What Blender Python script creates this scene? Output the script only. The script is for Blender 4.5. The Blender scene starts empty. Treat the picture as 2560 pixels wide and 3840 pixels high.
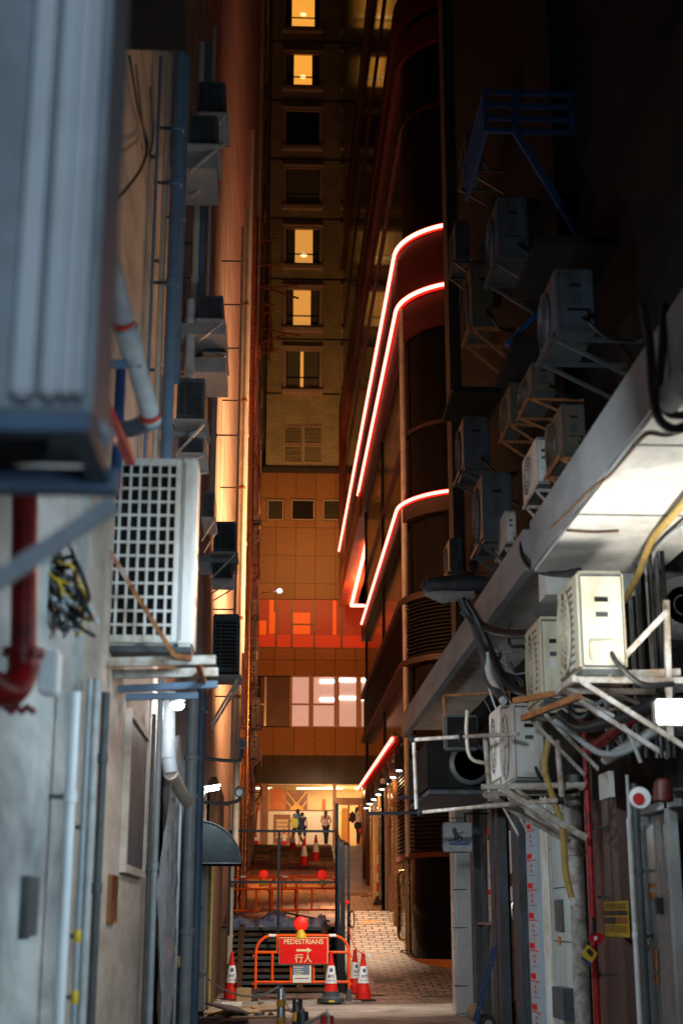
import bpy, bmesh, math, random
from mathutils import Vector, Matrix, Euler
random.seed(7)
R = math.radians
PI = math.pi
C = bpy.context.scene.collection

# ------------------------------------------------------------------ camera
TH, YAW, EYE = R(15.95), R(2.76), 1.5
cam_d = bpy.data.cameras.new('camera')
cam = bpy.data.objects.new('camera', cam_d)
C.objects.link(cam)
cam.location = (0, 0, EYE)
cam.rotation_euler = (R(90) + TH, 0, -YAW)
cam_d.sensor_fit = 'VERTICAL'
cam_d.sensor_height = 36
cam_d.sensor_width = 24
cam_d.lens = 50
cam_d.clip_end = 2000
cam_d.clip_start = 0.05
cam_d.dof.use_dof = True
cam_d.dof.focus_distance = 27
cam_d.dof.aperture_fstop = 1.55
bpy.context.scene.camera = cam

# ------------------------------------------------------------------ night sky, exposure
w = bpy.data.worlds.new('World')
bpy.context.scene.world = w
w.use_nodes = True
bg = w.node_tree.nodes['Background']
sky = w.node_tree.nodes.new('ShaderNodeTexSky')
sky.sky_type = 'NISHITA'
sky.sun_disc = False
sky.sun_elevation = R(-3.5)
sky.sun_rotation = R(40)
w.node_tree.links.new(sky.outputs[0], bg.inputs[0])
bg.inputs[1].default_value = 0.13
vs = bpy.context.scene.view_settings
vs.view_transform = 'Standard'
vs.look = 'None'
vs.exposure = 0
vs.gamma = 1
cy = bpy.context.scene.cycles
cy.use_denoising = True
cy.max_bounces = 6
cy.diffuse_bounces = 2
cy.glossy_bounces = 4
cy.transmission_bounces = 4
cy.sample_clamp_indirect = 3
cy.caustics_reflective = False
cy.caustics_refractive = False

def lamp(name, kind, loc, power, col, size=.1, target=None, spot=None, blend=.6):
    d = bpy.data.lights.new(name, kind)
    d.energy = power
    d.color = col
    if kind == 'AREA':
        d.size = size
    else:
        d.shadow_soft_size = size
    if spot:
        d.spot_size = R(spot)
        d.spot_blend = blend
    o = bpy.data.objects.new(name, d)
    C.objects.link(o)
    o.location = loc
    if target:
        v = Vector(target) - Vector(loc)
        o.rotation_euler = v.to_track_quat('-Z', 'Y').to_euler()
    return o

COOL = (.86, .95, 1.0)
SODIUM = (1, .46, .18)
lamp('work_light_beam', 'SPOT', (2.9, 10.3, 2.9), 250, (1, .93, .80), .3, (2.95, 10.25, 4.6), 165, 1)
lamp('work_light_spill', 'POINT', (3.0, 10.15, 3.3), 26, (.88, .96, 1), .12)
lamp('left_wall_fill', 'SPOT', (2.6, 5.6, 3.0), 620, (.66, .88, 1.0), .45, (-1.1, 8.6, 1.9), 88, .9)  # unseen cool fill added to brighten the lower left wall
lamp('behind_camera_fill', 'SPOT', (1.2, -3.0, 2.6), 620, (.60, .80, 1.0), .8, (-.8, 3.4, 3.9), 52, .9)  # unseen fill added behind the camera, aimed at the foreground cabinet alone
lamp('right_wall_fill', 'AREA', (.5, 9.0, 3.9), 80, (.80, .93, 1.0), .5, (3.3, 17, 1.2))  # unseen cool fill added for the lower right wall
lamp('sodium_alley_light', 'SPOT', (2.7, 20, 6.2), 3300, SODIUM, .3, (-1.2, 13.5, 5.4), 58, .9)
lamp('sodium_wall_light', 'SPOT', (3.0, 29, 8.0), 5000, (1, .50, .22), .3, (-1.2, 31, 9.5), 135, .9)
lamp('sodium_street_light', 'SPOT', (0.6, 57, 9.0), 1500, (1, .38, .08), .4, (1.6, 68, 15), 115, .9)
lamp('sodium_street_light_high', 'SPOT', (1.6, 60.5, 17.5), 2000, (1, .52, .16), .4, (1.5, 68, 23), 140, .9)
lamp('sodium_street_light_low', 'SPOT', (2.2, 58, 10.5), 800, (1, .30, .04), .4, (2.6, 68, 11), 120, .9)
lamp('canopy_light', 'SPOT', (2.6, 37, 4.9), 2100, (1, .74, .50), .15, (2.3, 36.6, .8), 84, .7)
lamp('canopy_light_far', 'SPOT', (3.0, 47, 5.6), 800, (1, .55, .2), .2, (3.0, 56, 3.5), 70, .8)
lamp('crowd_fill', 'SPOT', (1.2, 57.5, 8.6), 1300, (1, .66, .36), .2, (2.3, 64, 5.3), 62, .8)  # unseen front fill added so the people do not go dark
lamp('lane_light', 'SPOT', (0.8, 43, 7.0), 1700, (1, .40, .10), .3, (0.4, 44, 1.5), 110, .8)
lamp('alley_end_light', 'SPOT', (2.0, 24.6, 4.5), 1150, (1, .88, .72), .15, (.7, 27.6, .2), 112, .9)

# ------------------------------------------------------------------ materials
def node(nt, t, **kw):
    n = nt.nodes.new(t)
    for k, v in kw.items():
        setattr(n, k, v)
    return n

def mk(name, col, rough=.7, metal=0., var=.25, scale=4., bump=.0, dirt=None, streak=0., spec=.5, coat=0, wall=0):
    m = bpy.data.materials.new(name)
    m.use_nodes = True
    nt = m.node_tree
    b = nt.nodes['Principled BSDF']
    b.inputs['Roughness'].default_value = rough
    b.inputs['Metallic'].default_value = metal
    b.inputs['Specular IOR Level'].default_value = spec
    b.inputs['Coat Weight'].default_value = coat
    tc = node(nt, 'ShaderNodeTexCoord')
    mp = node(nt, 'ShaderNodeMapping')
    nt.links.new(tc.outputs['Object'], mp.inputs[0])
    if streak:
        mp.inputs['Scale'].default_value = (1, 1, streak)
    if wall:
        mp.inputs['Scale'].default_value = (1, wall, 1)
    n1 = node(nt, 'ShaderNodeTexNoise')
    n1.inputs['Scale'].default_value = scale
    n1.inputs['Detail'].default_value = 8
    n1.inputs['Roughness'].default_value = .65
    n1.inputs['Distortion'].default_value = .4
    nt.links.new(mp.outputs[0], n1.inputs['Vector'])
    cr = node(nt, 'ShaderNodeValToRGB')
    d = dirt or tuple(c * (1 - var) for c in col)
    cr.color_ramp.elements[0].position = .35
    cr.color_ramp.elements[1].position = .62
    cr.color_ramp.elements[0].color = (*d, 1)
    cr.color_ramp.elements[1].color = (*col, 1)
    nt.links.new(n1.outputs[0], cr.inputs[0])
    nt.links.new(cr.outputs[0], b.inputs['Base Color'])
    rr = node(nt, 'ShaderNodeMapRange')
    rr.inputs[3].default_value = min(1, rough + .12)
    rr.inputs[4].default_value = max(.02, rough - .12)
    nt.links.new(n1.outputs[0], rr.inputs[0])
    nt.links.new(rr.outputs[0], b.inputs['Roughness'])
    if bump:
        n2 = node(nt, 'ShaderNodeTexNoise')
        n2.inputs['Scale'].default_value = scale * 7
        n2.inputs['Detail'].default_value = 5
        nt.links.new(tc.outputs['Object'], n2.inputs['Vector'])
        bp = node(nt, 'ShaderNodeBump')
        bp.inputs['Strength'].default_value = bump
        bp.inputs['Distance'].default_value = .02
        nt.links.new(n2.outputs[0], bp.inputs['Height'])
        nt.links.new(bp.outputs[0], b.inputs['Normal'])
    return m

def emis(name, col, s):
    m = bpy.data.materials.new(name)
    m.use_nodes = True
    b = m.node_tree.nodes['Principled BSDF']
    b.inputs['Base Color'].default_value = (*[c * .5 for c in col], 1)
    b.inputs['Emission Color'].default_value = (*col, 1)
    b.inputs['Emission Strength'].default_value = s
    return m

def bricks(name, c1, c2, mortar, bw, bh, plane='xz', ms=.012, rough=.8, bump=.5, offset=.5, grime=.45, spec=.4, nscale=2.):
    m = bpy.data.materials.new(name)
    m.use_nodes = True
    nt = m.node_tree
    b = nt.nodes['Principled BSDF']
    b.inputs['Specular IOR Level'].default_value = spec
    tc = node(nt, 'ShaderNodeTexCoord')
    sp = node(nt, 'ShaderNodeSeparateXYZ')
    cb = node(nt, 'ShaderNodeCombineXYZ')
    nt.links.new(tc.outputs['Object'], sp.inputs[0])
    nt.links.new(sp.outputs['xyz'.index(plane[0])], cb.inputs[0])
    nt.links.new(sp.outputs['xyz'.index(plane[1])], cb.inputs[1])
    br = node(nt, 'ShaderNodeTexBrick')
    br.offset = offset
    br.inputs['Scale'].default_value = 1
    br.inputs['Brick Width'].default_value = bw
    br.inputs['Row Height'].default_value = bh
    br.inputs['Mortar Size'].default_value = ms
    br.inputs['Mortar Smooth'].default_value = .3
    br.inputs['Color1'].default_value = (*c1, 1)
    br.inputs['Color2'].default_value = (*c2, 1)
    br.inputs['Mortar'].default_value = (*mortar, 1)
    nt.links.new(cb.outputs[0], br.inputs[0])
    n1 = node(nt, 'ShaderNodeTexNoise')
    n1.inputs['Scale'].default_value = nscale
    n1.inputs['Detail'].default_value = 9
    n1.inputs['Roughness'].default_value = .7
    nt.links.new(tc.outputs['Object'], n1.inputs['Vector'])
    mr = node(nt, 'ShaderNodeMapRange')
    mr.inputs[1].default_value = .3
    mr.inputs[2].default_value = .7
    mr.inputs[3].default_value = 1 - grime
    mr.inputs[4].default_value = 1.15
    nt.links.new(n1.outputs[0], mr.inputs[0])
    mx = node(nt, 'ShaderNodeMix', data_type='RGBA', blend_type='MULTIPLY')
    mx.inputs[0].default_value = 1
    nt.links.new(br.outputs[0], mx.inputs[6])
    nt.links.new(mr.outputs[0], mx.inputs[7])
    nt.links.new(mx.outputs[2], b.inputs['Base Color'])
    rr = node(nt, 'ShaderNodeMapRange')
    rr.inputs[3].default_value = min(1, rough + .15)
    rr.inputs[4].default_value = max(.05, rough - .2)
    nt.links.new(n1.outputs[0], rr.inputs[0])
    nt.links.new(rr.outputs[0], b.inputs['Roughness'])
    bp = node(nt, 'ShaderNodeBump')
    bp.inputs['Strength'].default_value = bump
    bp.inputs['Distance'].default_value = .015
    iv = node(nt, 'ShaderNodeMath', operation='SUBTRACT')
    nt.links.new(n1.outputs[0], iv.inputs[0])
    nt.links.new(br.outputs[1], iv.inputs[1])
    nt.links.new(iv.outputs[0], bp.inputs['Height'])
    nt.links.new(bp.outputs[0], b.inputs['Normal'])
    return m

def curtain_mat(name, col, s, scale=9.):
    m = bpy.data.materials.new(name)
    m.use_nodes = True
    nt = m.node_tree
    b = nt.nodes['Principled BSDF']
    tc = node(nt, 'ShaderNodeTexCoord')
    wv = node(nt, 'ShaderNodeTexWave')
    wv.bands_direction = 'X'
    wv.inputs['Scale'].default_value = scale
    wv.inputs['Distortion'].default_value = 1.5
    wv.inputs['Detail'].default_value = 2
    mp = node(nt, 'ShaderNodeMapping')
    mp.inputs['Scale'].default_value = (1, 1, .12)
    nt.links.new(tc.outputs['Object'], mp.inputs[0])
    nt.links.new(mp.outputs[0], wv.inputs['Vector'])
    cr = node(nt, 'ShaderNodeValToRGB')
    cr.color_ramp.elements[0].color = (*[c * .62 for c in col], 1)  # darker wave bands put the shade of the folds into the colour
    cr.color_ramp.elements[1].color = (*col, 1)
    nt.links.new(wv.outputs[0], cr.inputs[0])
    nt.links.new(cr.outputs[0], b.inputs['Base Color'])
    if s:
        nt.links.new(cr.outputs[0], b.inputs['Emission Color'])
        b.inputs['Emission Strength'].default_value = s
    b.inputs['Roughness'].default_value = .9
    return m

M = dict(
 plaster=mk('grey_plaster', (.52, .53, .52), .85, var=.4, scale=1.5, bump=.45, dirt=(.17, .185, .195), wall=.3),
 tanplaster=mk('salmon_plaster', (.62, .50, .42), .85, scale=1.9, bump=.35, dirt=(.36, .28, .22), wall=.3),
 smoothsalmon=mk('pale_salmon_paint', (.66, .50, .42), .8, var=.28, scale=1.5, bump=.15, wall=.15),
 cream=mk('cream_painted_pipe', (.62, .54, .44), .55, var=.3, scale=3, bump=.05),
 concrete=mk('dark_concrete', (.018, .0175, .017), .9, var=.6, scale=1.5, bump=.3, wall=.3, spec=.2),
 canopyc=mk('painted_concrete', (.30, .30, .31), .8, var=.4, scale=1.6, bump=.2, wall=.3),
 soffit=mk('white_soffit_paint', (.72, .70, .66), .75, var=.38, scale=1.8, bump=.08),
 bluepipe=mk('blue_grey_pipe_paint', (.12, .20, .31), .5, var=.3, scale=3, bump=.05),
 greypipe=mk('grey_pvc', (.36, .40, .43), .45, var=.3, scale=3),
 whitepipe=mk('white_pvc', (.74, .76, .78), .4, var=.15, scale=3),
 pvc=mk('weathered_pvc', (.52, .54, .55), .5, var=.35, scale=6, bump=.1),
 darkpipe=mk('dark_iron_pipe', (.07, .08, .085), .5, var=.4, scale=5),
 redpipe=mk('glossy_red_pipe', (.52, .014, .016), .38, scale=7, bump=.15, dirt=(.14, .01, .01)),
 redring=mk('red_joint_tape', (.55, .03, .02), .5),
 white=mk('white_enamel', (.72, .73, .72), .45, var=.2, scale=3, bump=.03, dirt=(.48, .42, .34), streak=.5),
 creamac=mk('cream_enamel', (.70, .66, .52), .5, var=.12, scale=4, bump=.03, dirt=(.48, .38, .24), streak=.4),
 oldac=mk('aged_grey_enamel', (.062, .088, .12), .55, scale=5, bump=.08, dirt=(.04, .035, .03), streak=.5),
 dark=mk('black_rubber', (.018, .018, .02), .45, var=.4, scale=8),
 void=mk('dark_interior', (.006, .006, .007), .8),
 steel=mk('galvanised_steel', (.42, .44, .46), .35, .7, var=.35, scale=6, bump=.08),
 whitesteel=mk('white_painted_steel', (.62, .61, .58), .5, var=.3, scale=8, bump=.12, dirt=(.30, .20, .12)),
 rust=mk('rusted_steel', (.42, .17, .05), .85, var=.5, scale=14, bump=.4, dirt=(.20, .07, .03)),
 rustpaint=mk('rusty_pink_paint', (.55, .40, .36), .7, scale=12, bump=.3, dirt=(.40, .14, .05)),
 alu=mk('brushed_aluminium', (.55, .56, .57), .3, .85, var=.25, scale=5),
 glass=mk('dark_tinted_glass', (.006, .005, .005), .10, 0, var=.3, scale=1, spec=.07),
 brown=mk('bronze_cladding', (.030, .010, .005), .45, 0, var=.3, scale=2),
 redclad=mk('red_metal_cladding', (.075, .006, .003), .5, 0, var=.3, scale=1.5),
 orangeclad=mk('orange_soffit_panels', (.50, .12, .02), .5, 0, var=.25, scale=1.5),
 bronze=mk('polished_bronze', (.45, .20, .08), .28, .9, var=.3, scale=6),
 brass=mk('brass', (.70, .42, .14), .25, .9, var=.3, scale=6),
 steelrail=mk('dark_blue_steel', (.012, .018, .028), .4, .4, var=.3, scale=6),
 orange=mk('orange_barrier_paint', (.95, .10, .008), .5, var=.2, scale=9, spec=.25),
 signred=mk('red_sign_face', (.80, .010, .008), .6, var=.1, scale=4, spec=.2),
 signcream=mk('cream_reflective_vinyl', (.85, .70, .42), .5, var=.05),
 conered=mk('red_cone_plastic', (.72, .018, .012), .5, spec=.25, var=.35, scale=9, bump=.05),
 conewhite=mk('reflective_sleeve', (.82, .84, .86), .45, var=.12, scale=9),
 blue=mk('blue_print', (.02, .06, .30), .6, var=.2),
 paper=mk('white_paper', (.78, .78, .76), .7, var=.08),
 paperblue=mk('blue_grey_print', (.16, .22, .32), .7, var=.2, scale=8),
 wood=mk('weathered_wood', (.13, .065, .03), .8, var=.5, scale=8, bump=.3),
 bamboo=mk('bamboo_pole', (.34, .14, .045), .65, var=.5, scale=9, bump=.1),
 card=mk('cardboard', (.42, .28, .15), .85, var=.2, scale=6),
 tarp=mk('striped_blue_tarpaulin', (.04, .12, .34), .45, scale=9, dirt=(.32, .34, .38), wall=.4),
 corrug=mk('corrugated_sheet', (.30, .32, .36), .5, .5, var=.35, scale=4),
 skin=mk('skin', (.50, .30, .21), .55, var=.06),
 hair=mk('black_hair', (.012, .010, .010), .4, var=.3, scale=30),
 bluecloth=mk('blue_cloth', (.02, .17, .42), .8, var=.25, scale=14),
 pinkcloth=mk('pale_pink_cloth', (.62, .42, .38), .8, var=.2, scale=14),
 blackcloth=mk('black_cloth', (.015, .014, .018), .8, var=.3, scale=14),
 navy=mk('navy_cloth', (.02, .04, .13), .8, var=.3, scale=14),
 yellowcloth=mk('yellow_green_plastic', (.62, .62, .10), .5, var=.2, scale=10),
 teal=mk('pale_teal_plastic', (.22, .42, .42), .5, var=.2),
 yellow=mk('yellow_plastic', (.75, .50, .02), .45, var=.2, scale=8),
 posteryellow=mk('yellow_poster_print', (.62, .42, .02), .6, var=.15, scale=5),
 packred=mk('glossy_red_foil', (.55, .015, .03), .25, var=.3, scale=9),
 bluepaint=mk('bright_blue_paint', (.012, .055, .17), .5, var=.3, scale=8),
 awning=mk('blue_green_canvas', (.018, .034, .042), .6, var=.5, scale=4, bump=.2),
 yellowcable=mk('yellow_ribbed_hose', (.52, .34, .10), .6, var=.3, scale=12),
 tile=mk('white_tile', (.66, .67, .66), .3, var=.2, scale=2),
 door=mk('pale_green_painted_door', (.44, .49, .49), .55, var=.35, scale=3, bump=.1, streak=.3),
 film=mk('pale_blue_protective_film', (.42, .56, .66), .35, var=.15, scale=4),
 pinkwall=mk('dark_pink_granite', (.16, .09, .08), .5, var=.3, scale=30),
 roughpipe=mk('flaking_lagged_pipe', (.50, .50, .48), .8, scale=9, bump=.8, dirt=(.20, .17, .14)),
 tape=mk('black_yellow_tape_yellow', (.62, .30, .04), .5, var=.3, scale=8),
 plastic_sheet=mk('crumpled_plastic_sheet', (.72, .74, .78), .25, var=.2, scale=5, bump=.6),
 salmonframe=mk('pinkish_window_surround', (.40, .27, .23), .8, var=.2),
 louvre=mk('louvre_metal', (.10, .085, .075), .5, .3, var=.2),
 purple=mk('dark_purple_panel', (.07, .03, .05), .5, var=.25, scale=2),
 darkband=mk('dark_stone_band', (.026, .020, .020), .7, var=.3, scale=1.4, streak=.3),
 windowdark=mk('dark_window_glass', (.012, .012, .012), .12, var=.2),
)
M['rope'] = mk('twisted_rope', (.60, .55, .48), .8, var=.4, scale=60)
M['stone'] = bricks('granite_panels', (.27, .12, .05), (.21, .095, .042), (.08, .04, .02), .98, 1.42, 'xz', .018, .6, .25, 0, .32, nscale=14)
M['stone2'] = bricks('ribbed_granite_panels', (.27, .12, .05), (.22, .10, .042), (.07, .035, .02), .98, 3.0, 'xz', .022, .6, .25, 0, .38, nscale=9)
M['brick'] = bricks('tan_brick', (.40, .33, .20), (.34, .27, .16), (.15, .11, .07), .34, .11, 'xz', .012, .85, .4, .5, .4, nscale=.7)
M['blacklouvre'] = mk('black_louvre_metal', (.012, .009, .007), .45, 0, var=.3, spec=.15)
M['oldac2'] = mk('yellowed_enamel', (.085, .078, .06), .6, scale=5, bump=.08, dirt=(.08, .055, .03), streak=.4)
M['duskframe'] = mk('dull_window_frame', (.16, .10, .06), .5, .2)
M['litcornerconc'] = mk('lit_brown_corner_concrete', (.055, .042, .032), .9, var=.4, scale=2, wall=.4)  # lighter copy of the concrete, its faint brown light put into the colour
M['paving'] = bricks('interlocked_paving', (.36, .28, .22), (.20, .15, .12), (.03, .025, .02), .34, .19, 'xy', .02, .45, .9, .5, .7, .5, .9)
M['tiles'] = bricks('worn_tile_paving', (.34, .16, .08), (.10, .05, .035), (.03, .02, .015), .62, .9, 'xy', .02, .6, .5, .5, .55, .4, 1.7)
M['ground'] = mk('worn_concrete_ground', (.42, .40, .37), .55, scale=.9, bump=.3, dirt=(.15, .13, .12))
M['neon'] = emis('neon_red_white', (1, .20, .13), 8)
M['neonhalo'] = emis('neon_red_halo', (1, .01, .005), .8)  # red emission standing in for the halo round the tubes
M['tube'] = emis('fluorescent_tube', (.9, .95, 1), 9)
M['flood'] = emis('flood_lamp_face', (1, .98, .92), 14)
M['downlight'] = emis('downlight_face', (.9, .95, 1), 6)
M['litwarm'] = curtain_mat('lit_yellow_curtain', (1, .40, .05), 1.15, 4.)
M['litdim'] = curtain_mat('dimmer_lit_curtain', (.95, .42, .08), .8, 3.)
M['litbulb'] = emis('lit_bulb', (1, .75, .32), 1.8)
M['curtain'] = curtain_mat('unlit_curtain', (.16, .15, .12), 0)
M['litpink'] = curtain_mat('lit_blind', (.62, .42, .33), .75, 5)
M['litpale'] = emis('lit_frosted_wall', (.95, .66, .36), .75)
M['redroom'] = emis('red_lit_room', (.62, .03, .006), .45)
M['redroomdark'] = emis('dim_red_lit_room', (.34, .022, .005), .5)
M['orangeroom'] = emis('orange_lit_room', (.85, .09, .006), .6)
M['redlamp'] = emis('red_warning_lens', (1, .02, .01), .55)
M['whiteglow'] = emis('pale_glow', (.8, .9, 1), 1.6)
M['shopwall'] = mk('warm_shop_wall', (.70, .50, .30), .6, var=.15, scale=1)
M['shoporange'] = mk('orange_shop_panel', (.62, .16, .03), .5, var=.35, scale=1.5)
M['shopbrown'] = mk('brown_wood_frame', (.26, .10, .05), .5, var=.25)
M['shopwhite'] = mk('frosted_white_panel', (.80, .76, .66), .5, var=.08, scale=2)
M['shopgold'] = mk('golden_door', (.80, .42, .06), .4, var=.15)

# ------------------------------------------------------------------ pixel rays (photo at 1568 wide) to points on real planes
F = 50 / 36 * 2352
_f = Vector((math.sin(YAW) * math.cos(TH), math.cos(YAW) * math.cos(TH), math.sin(TH)))
_r = Vector((math.cos(YAW), -math.sin(YAW), 0))
_u = _r.cross(_f)
def U(px, py, X=None, Y=None, Z=None):
    d = _f + _r * ((px - 784) / F) - _u * ((py - 1176) / F)
    o = Vector((0, 0, EYE))
    t = (X - o.x) / d.x if X is not None else (Y - o.y) / d.y if Y is not None else (Z - o.z) / d.z
    return o + d * t
def ppm(Y, Z=EYE):
    return F / (Y * math.cos(TH) + (Z - EYE) * math.sin(TH))

# ------------------------------------------------------------------ mesh builder
class MB:
    def __init__(s):
        s.v = []; s.f = []
    def add(s, vs, fs):
        n = len(s.v)
        s.v += [Vector(v) for v in vs]
        s.f += [tuple(i + n for i in f) for f in fs]
        return s
    def box(s, a, b):
        x0, x1 = sorted((a[0], b[0])); y0, y1 = sorted((a[1], b[1])); z0, z1 = sorted((a[2], b[2]))
        return s.add([(x0,y0,z0),(x1,y0,z0),(x1,y1,z0),(x0,y1,z0),(x0,y0,z1),(x1,y0,z1),(x1,y1,z1),(x0,y1,z1)],
                     [(0,3,2,1),(4,5,6,7),(0,1,5,4),(1,2,6,5),(2,3,7,6),(3,0,4,7)])
    def rbox(s, a, b, r=.02, seg=2):
        bm = bmesh.new()
        c = (Vector(a) + Vector(b)) / 2
        d = Vector(b) - Vector(a)
        bmesh.ops.create_cube(bm, size=1, matrix=Matrix.Translation(c) @ Matrix.Diagonal((abs(d.x), abs(d.y), abs(d.z), 1)))
        bmesh.ops.bevel(bm, geom=bm.edges[:], offset=r, segments=seg, affect='EDGES')
        bm.verts.index_update()
        s.add([v.co.copy() for v in bm.verts], [[v.index for v in f.verts] for f in bm.faces])
        bm.free()
        return s
    def bar(s, p0, p1, w=.04, h=None, up=(0, 0, 1)):
        h = h or w
        p0, p1 = Vector(p0), Vector(p1)
        d = (p1 - p0).normalized()
        a = d.cross(Vector(up))
        if a.length < .01: a = d.cross(Vector((1, 0, 0)))
        a.normalize(); b = a.cross(d).normalized()
        vs = [p + a * (w / 2 * i) + b * (h / 2 * j) for p in (p0, p1) for i, j in ((-1,-1),(1,-1),(1,1),(-1,1))]
        return s.add(vs, [(0,3,2,1),(4,5,6,7),(0,1,5,4),(1,2,6,5),(2,3,7,6),(3,0,4,7)])
    def tube(s, pts, r=.02, seg=10, cap=True):
        pts = [Vector(p) for p in pts]
        rs = r if isinstance(r, (list, tuple)) else [r] * len(pts)
        n0 = len(s.v); prev = None; rings = []
        for i, p in enumerate(pts):
            t = (pts[min(i + 1, len(pts) - 1)] - pts[max(i - 1, 0)])
            t = t.normalized() if t.length > 1e-9 else Vector((0, 0, 1))
            if prev is None:
                a = t.cross(Vector((0, 0, 1)))
                if a.length < .05: a = t.cross(Vector((1, 0, 0)))
            else:
                a = prev - t * prev.dot(t)
            a.normalize(); prev = a; b = t.cross(a)
            rings.append([p + (a * math.cos(2 * PI * k / seg) + b * math.sin(2 * PI * k / seg)) * rs[i] for k in range(seg)])
        vs = [v for rg in rings for v in rg]; fs = []
        for i in range(len(pts) - 1):
            for k in range(seg):
                k2 = (k + 1) % seg
                fs.append((i*seg+k, i*seg+k2, (i+1)*seg+k2, (i+1)*seg+k))
        if cap:
            fs.append(tuple(range(seg))[::-1]); fs.append(tuple((len(pts)-1)*seg+k for k in range(seg)))
        return s.add(vs, fs)
    def lathe(s, prof, c=(0, 0, 0), seg=20, axis='z'):
        vs = []; fs = []
        for r, z in prof:
            for k in range(seg):
                a = 2 * PI * k / seg
                p = (r*math.cos(a), r*math.sin(a), z)
                if axis == 'y': p = (p[0], p[2], p[1])
                if axis == 'x': p = (p[2], p[0], p[1])
                vs.append(Vector(p) + Vector(c))
        for i in range(len(prof) - 1):
            for k in range(seg):
                k2 = (k + 1) % seg
                fs.append((i*seg+k, i*seg+k2, (i+1)*seg+k2, (i+1)*seg+k))
        fs.append(tuple(range(seg))[::-1]); fs.append(tuple((len(prof)-1)*seg+k for k in range(seg)))
        return s.add(vs, fs)
    def prism(s, poly, off):
        off = Vector(off); n = len(poly)
        vs = [Vector(p) for p in poly] + [Vector(p) + off for p in poly]
        return s.add(vs, [tuple(range(n))[::-1], tuple(range(n, 2*n))] + [(i, (i+1) % n, n+(i+1) % n, n+i) for i in range(n)])
    def ball(s, c, r, seg=14, sc=(1, 1, 1)):
        n = seg // 2
        prof = [(max(.001, math.sin(PI*i/n)), -math.cos(PI*i/n)) for i in range(n + 1)]
        t = MB().lathe(prof, seg=seg)
        return s.add([Vector((v.x*sc[0]*r, v.y*sc[1]*r, v.z*sc[2]*r)) + Vector(c) for v in t.v], t.f)

ORG = {}
def tagp(o, label=None, cat=None, group=None, kind=None):
    if label: o['label'] = label
    if cat: o['category'] = cat
    if group: o['group'] = group
    if kind: o['kind'] = kind
    return o
def thing(name, label, cat, loc=(0, 0, 0), group=None, rotz=0):
    o = bpy.data.objects.new(name, None)
    o.empty_display_size = .2
    C.objects.link(o)
    o.location = loc; o.rotation_euler = (0, 0, rotz)
    ORG[o.name] = Vector(loc)
    return tagp(o, label, cat, group)
def mesh(name, mb, mat, parent=None, smooth=False, org=None, label=None):
    """one mesh object; vertices are given in world space when the parent was made with its real location"""
    o0 = Vector(org) if org is not None else (ORG[parent.name] if parent is not None else Vector((0, 0, 0)))
    me = bpy.data.meshes.new(name)
    me.from_pydata([v - o0 for v in mb.v], [], mb.f)
    me.validate()
    bm = bmesh.new(); bm.from_mesh(me)
    bmesh.ops.recalc_face_normals(bm, faces=bm.faces)
    bm.to_mesh(me); bm.free()
    if smooth:
        for p in me.polygons: p.use_smooth = True
        try: me.set_sharp_from_angle(angle=R(42))
        except Exception: pass
    me.materials.append(mat if not isinstance(mat, str) else M[mat])
    o = bpy.data.objects.new(name, me)
    C.objects.link(o)
    if parent is not None:
        o.parent = parent
    else:
        o.location = o0
    ORG[o.name] = o0
    if label: o['label'] = label
    return o
def one(name, mb, mat, label, cat, group=None, smooth=False):
    """a thing that is a single mesh, origin at the base of its bounds"""
    xs = [v.x for v in mb.v]; ys = [v.y for v in mb.v]; zs = [v.z for v in mb.v]
    org = ((min(xs)+max(xs))/2, (min(ys)+max(ys))/2, min(zs))
    return tagp(mesh(name, mb, mat, None, smooth, org), label, cat, group)
def struct(name, mb, mat, smooth=False):
    return tagp(mesh(name, mb, mat, None, smooth), kind='structure')
def kids(o):
    return [c for c in bpy.data.objects if c.parent == o]
def dup(o, loc=None, rotz=0, scale=None, label=None, group=None, parent=None):
    c = o.copy(); C.objects.link(c)
    if parent is not None:
        c.parent = parent
    for ch in kids(o): dup(ch, parent=c)
    if loc is not None:
        c.location = loc; c.rotation_euler = (0, 0, rotz)
        if scale: c.scale = scale
        if label: c['label'] = label
        if group: c['group'] = group
    return c
def wipe(o):
    for ch in kids(o): wipe(ch)
    bpy.data.objects.remove(o)

def text(s, size, mat, parent, loc, rot=(R(90), 0, 0), name='lettering', extr=.002, align='CENTER', sx=1.):
    cu = bpy.data.curves.new('t', 'FONT')
    cu.body = s; cu.size = size; cu.extrude = extr; cu.align_x = align; cu.align_y = 'CENTER'
    cu.offset = size * .012
    t = bpy.data.objects.new('t', cu); C.objects.link(t)
    dg = bpy.context.evaluated_depsgraph_get()
    me = bpy.data.meshes.new_from_object(t.evaluated_get(dg))
    bpy.data.objects.remove(t)
    rm = Euler(rot).to_matrix()
    for v in me.vertices:
        co = v.co.copy(); co.x *= sx
        v.co = rm @ co + Vector(loc) - ORG[parent.name]
    me.materials.clear(); me.materials.append(M[mat] if isinstance(mat, str) else mat)
    me.name = name
    o = bpy.data.objects.new(name, me); C.objects.link(o); o.parent = parent
    ORG[o.name] = ORG[parent.name]
    return o

def curve_pts(ctrl, n=8):
    """Catmull-Rom through control points"""
    P = [Vector(p) for p in ctrl]
    P = [P[0] * 2 - P[1]] + P + [P[-1] * 2 - P[-2]]
    out = []
    for i in range(1, len(P) - 2):
        for k in range(n):
            t = k / n
            out.append(.5 * ((2*P[i]) + (P[i+1]-P[i-1])*t + (2*P[i-1]-5*P[i]+4*P[i+1]-P[i+2])*t*t + (3*P[i]-P[i-1]-3*P[i+1]+P[i+2])*t**3))
    out.append(P[-2])
    return out

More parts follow.
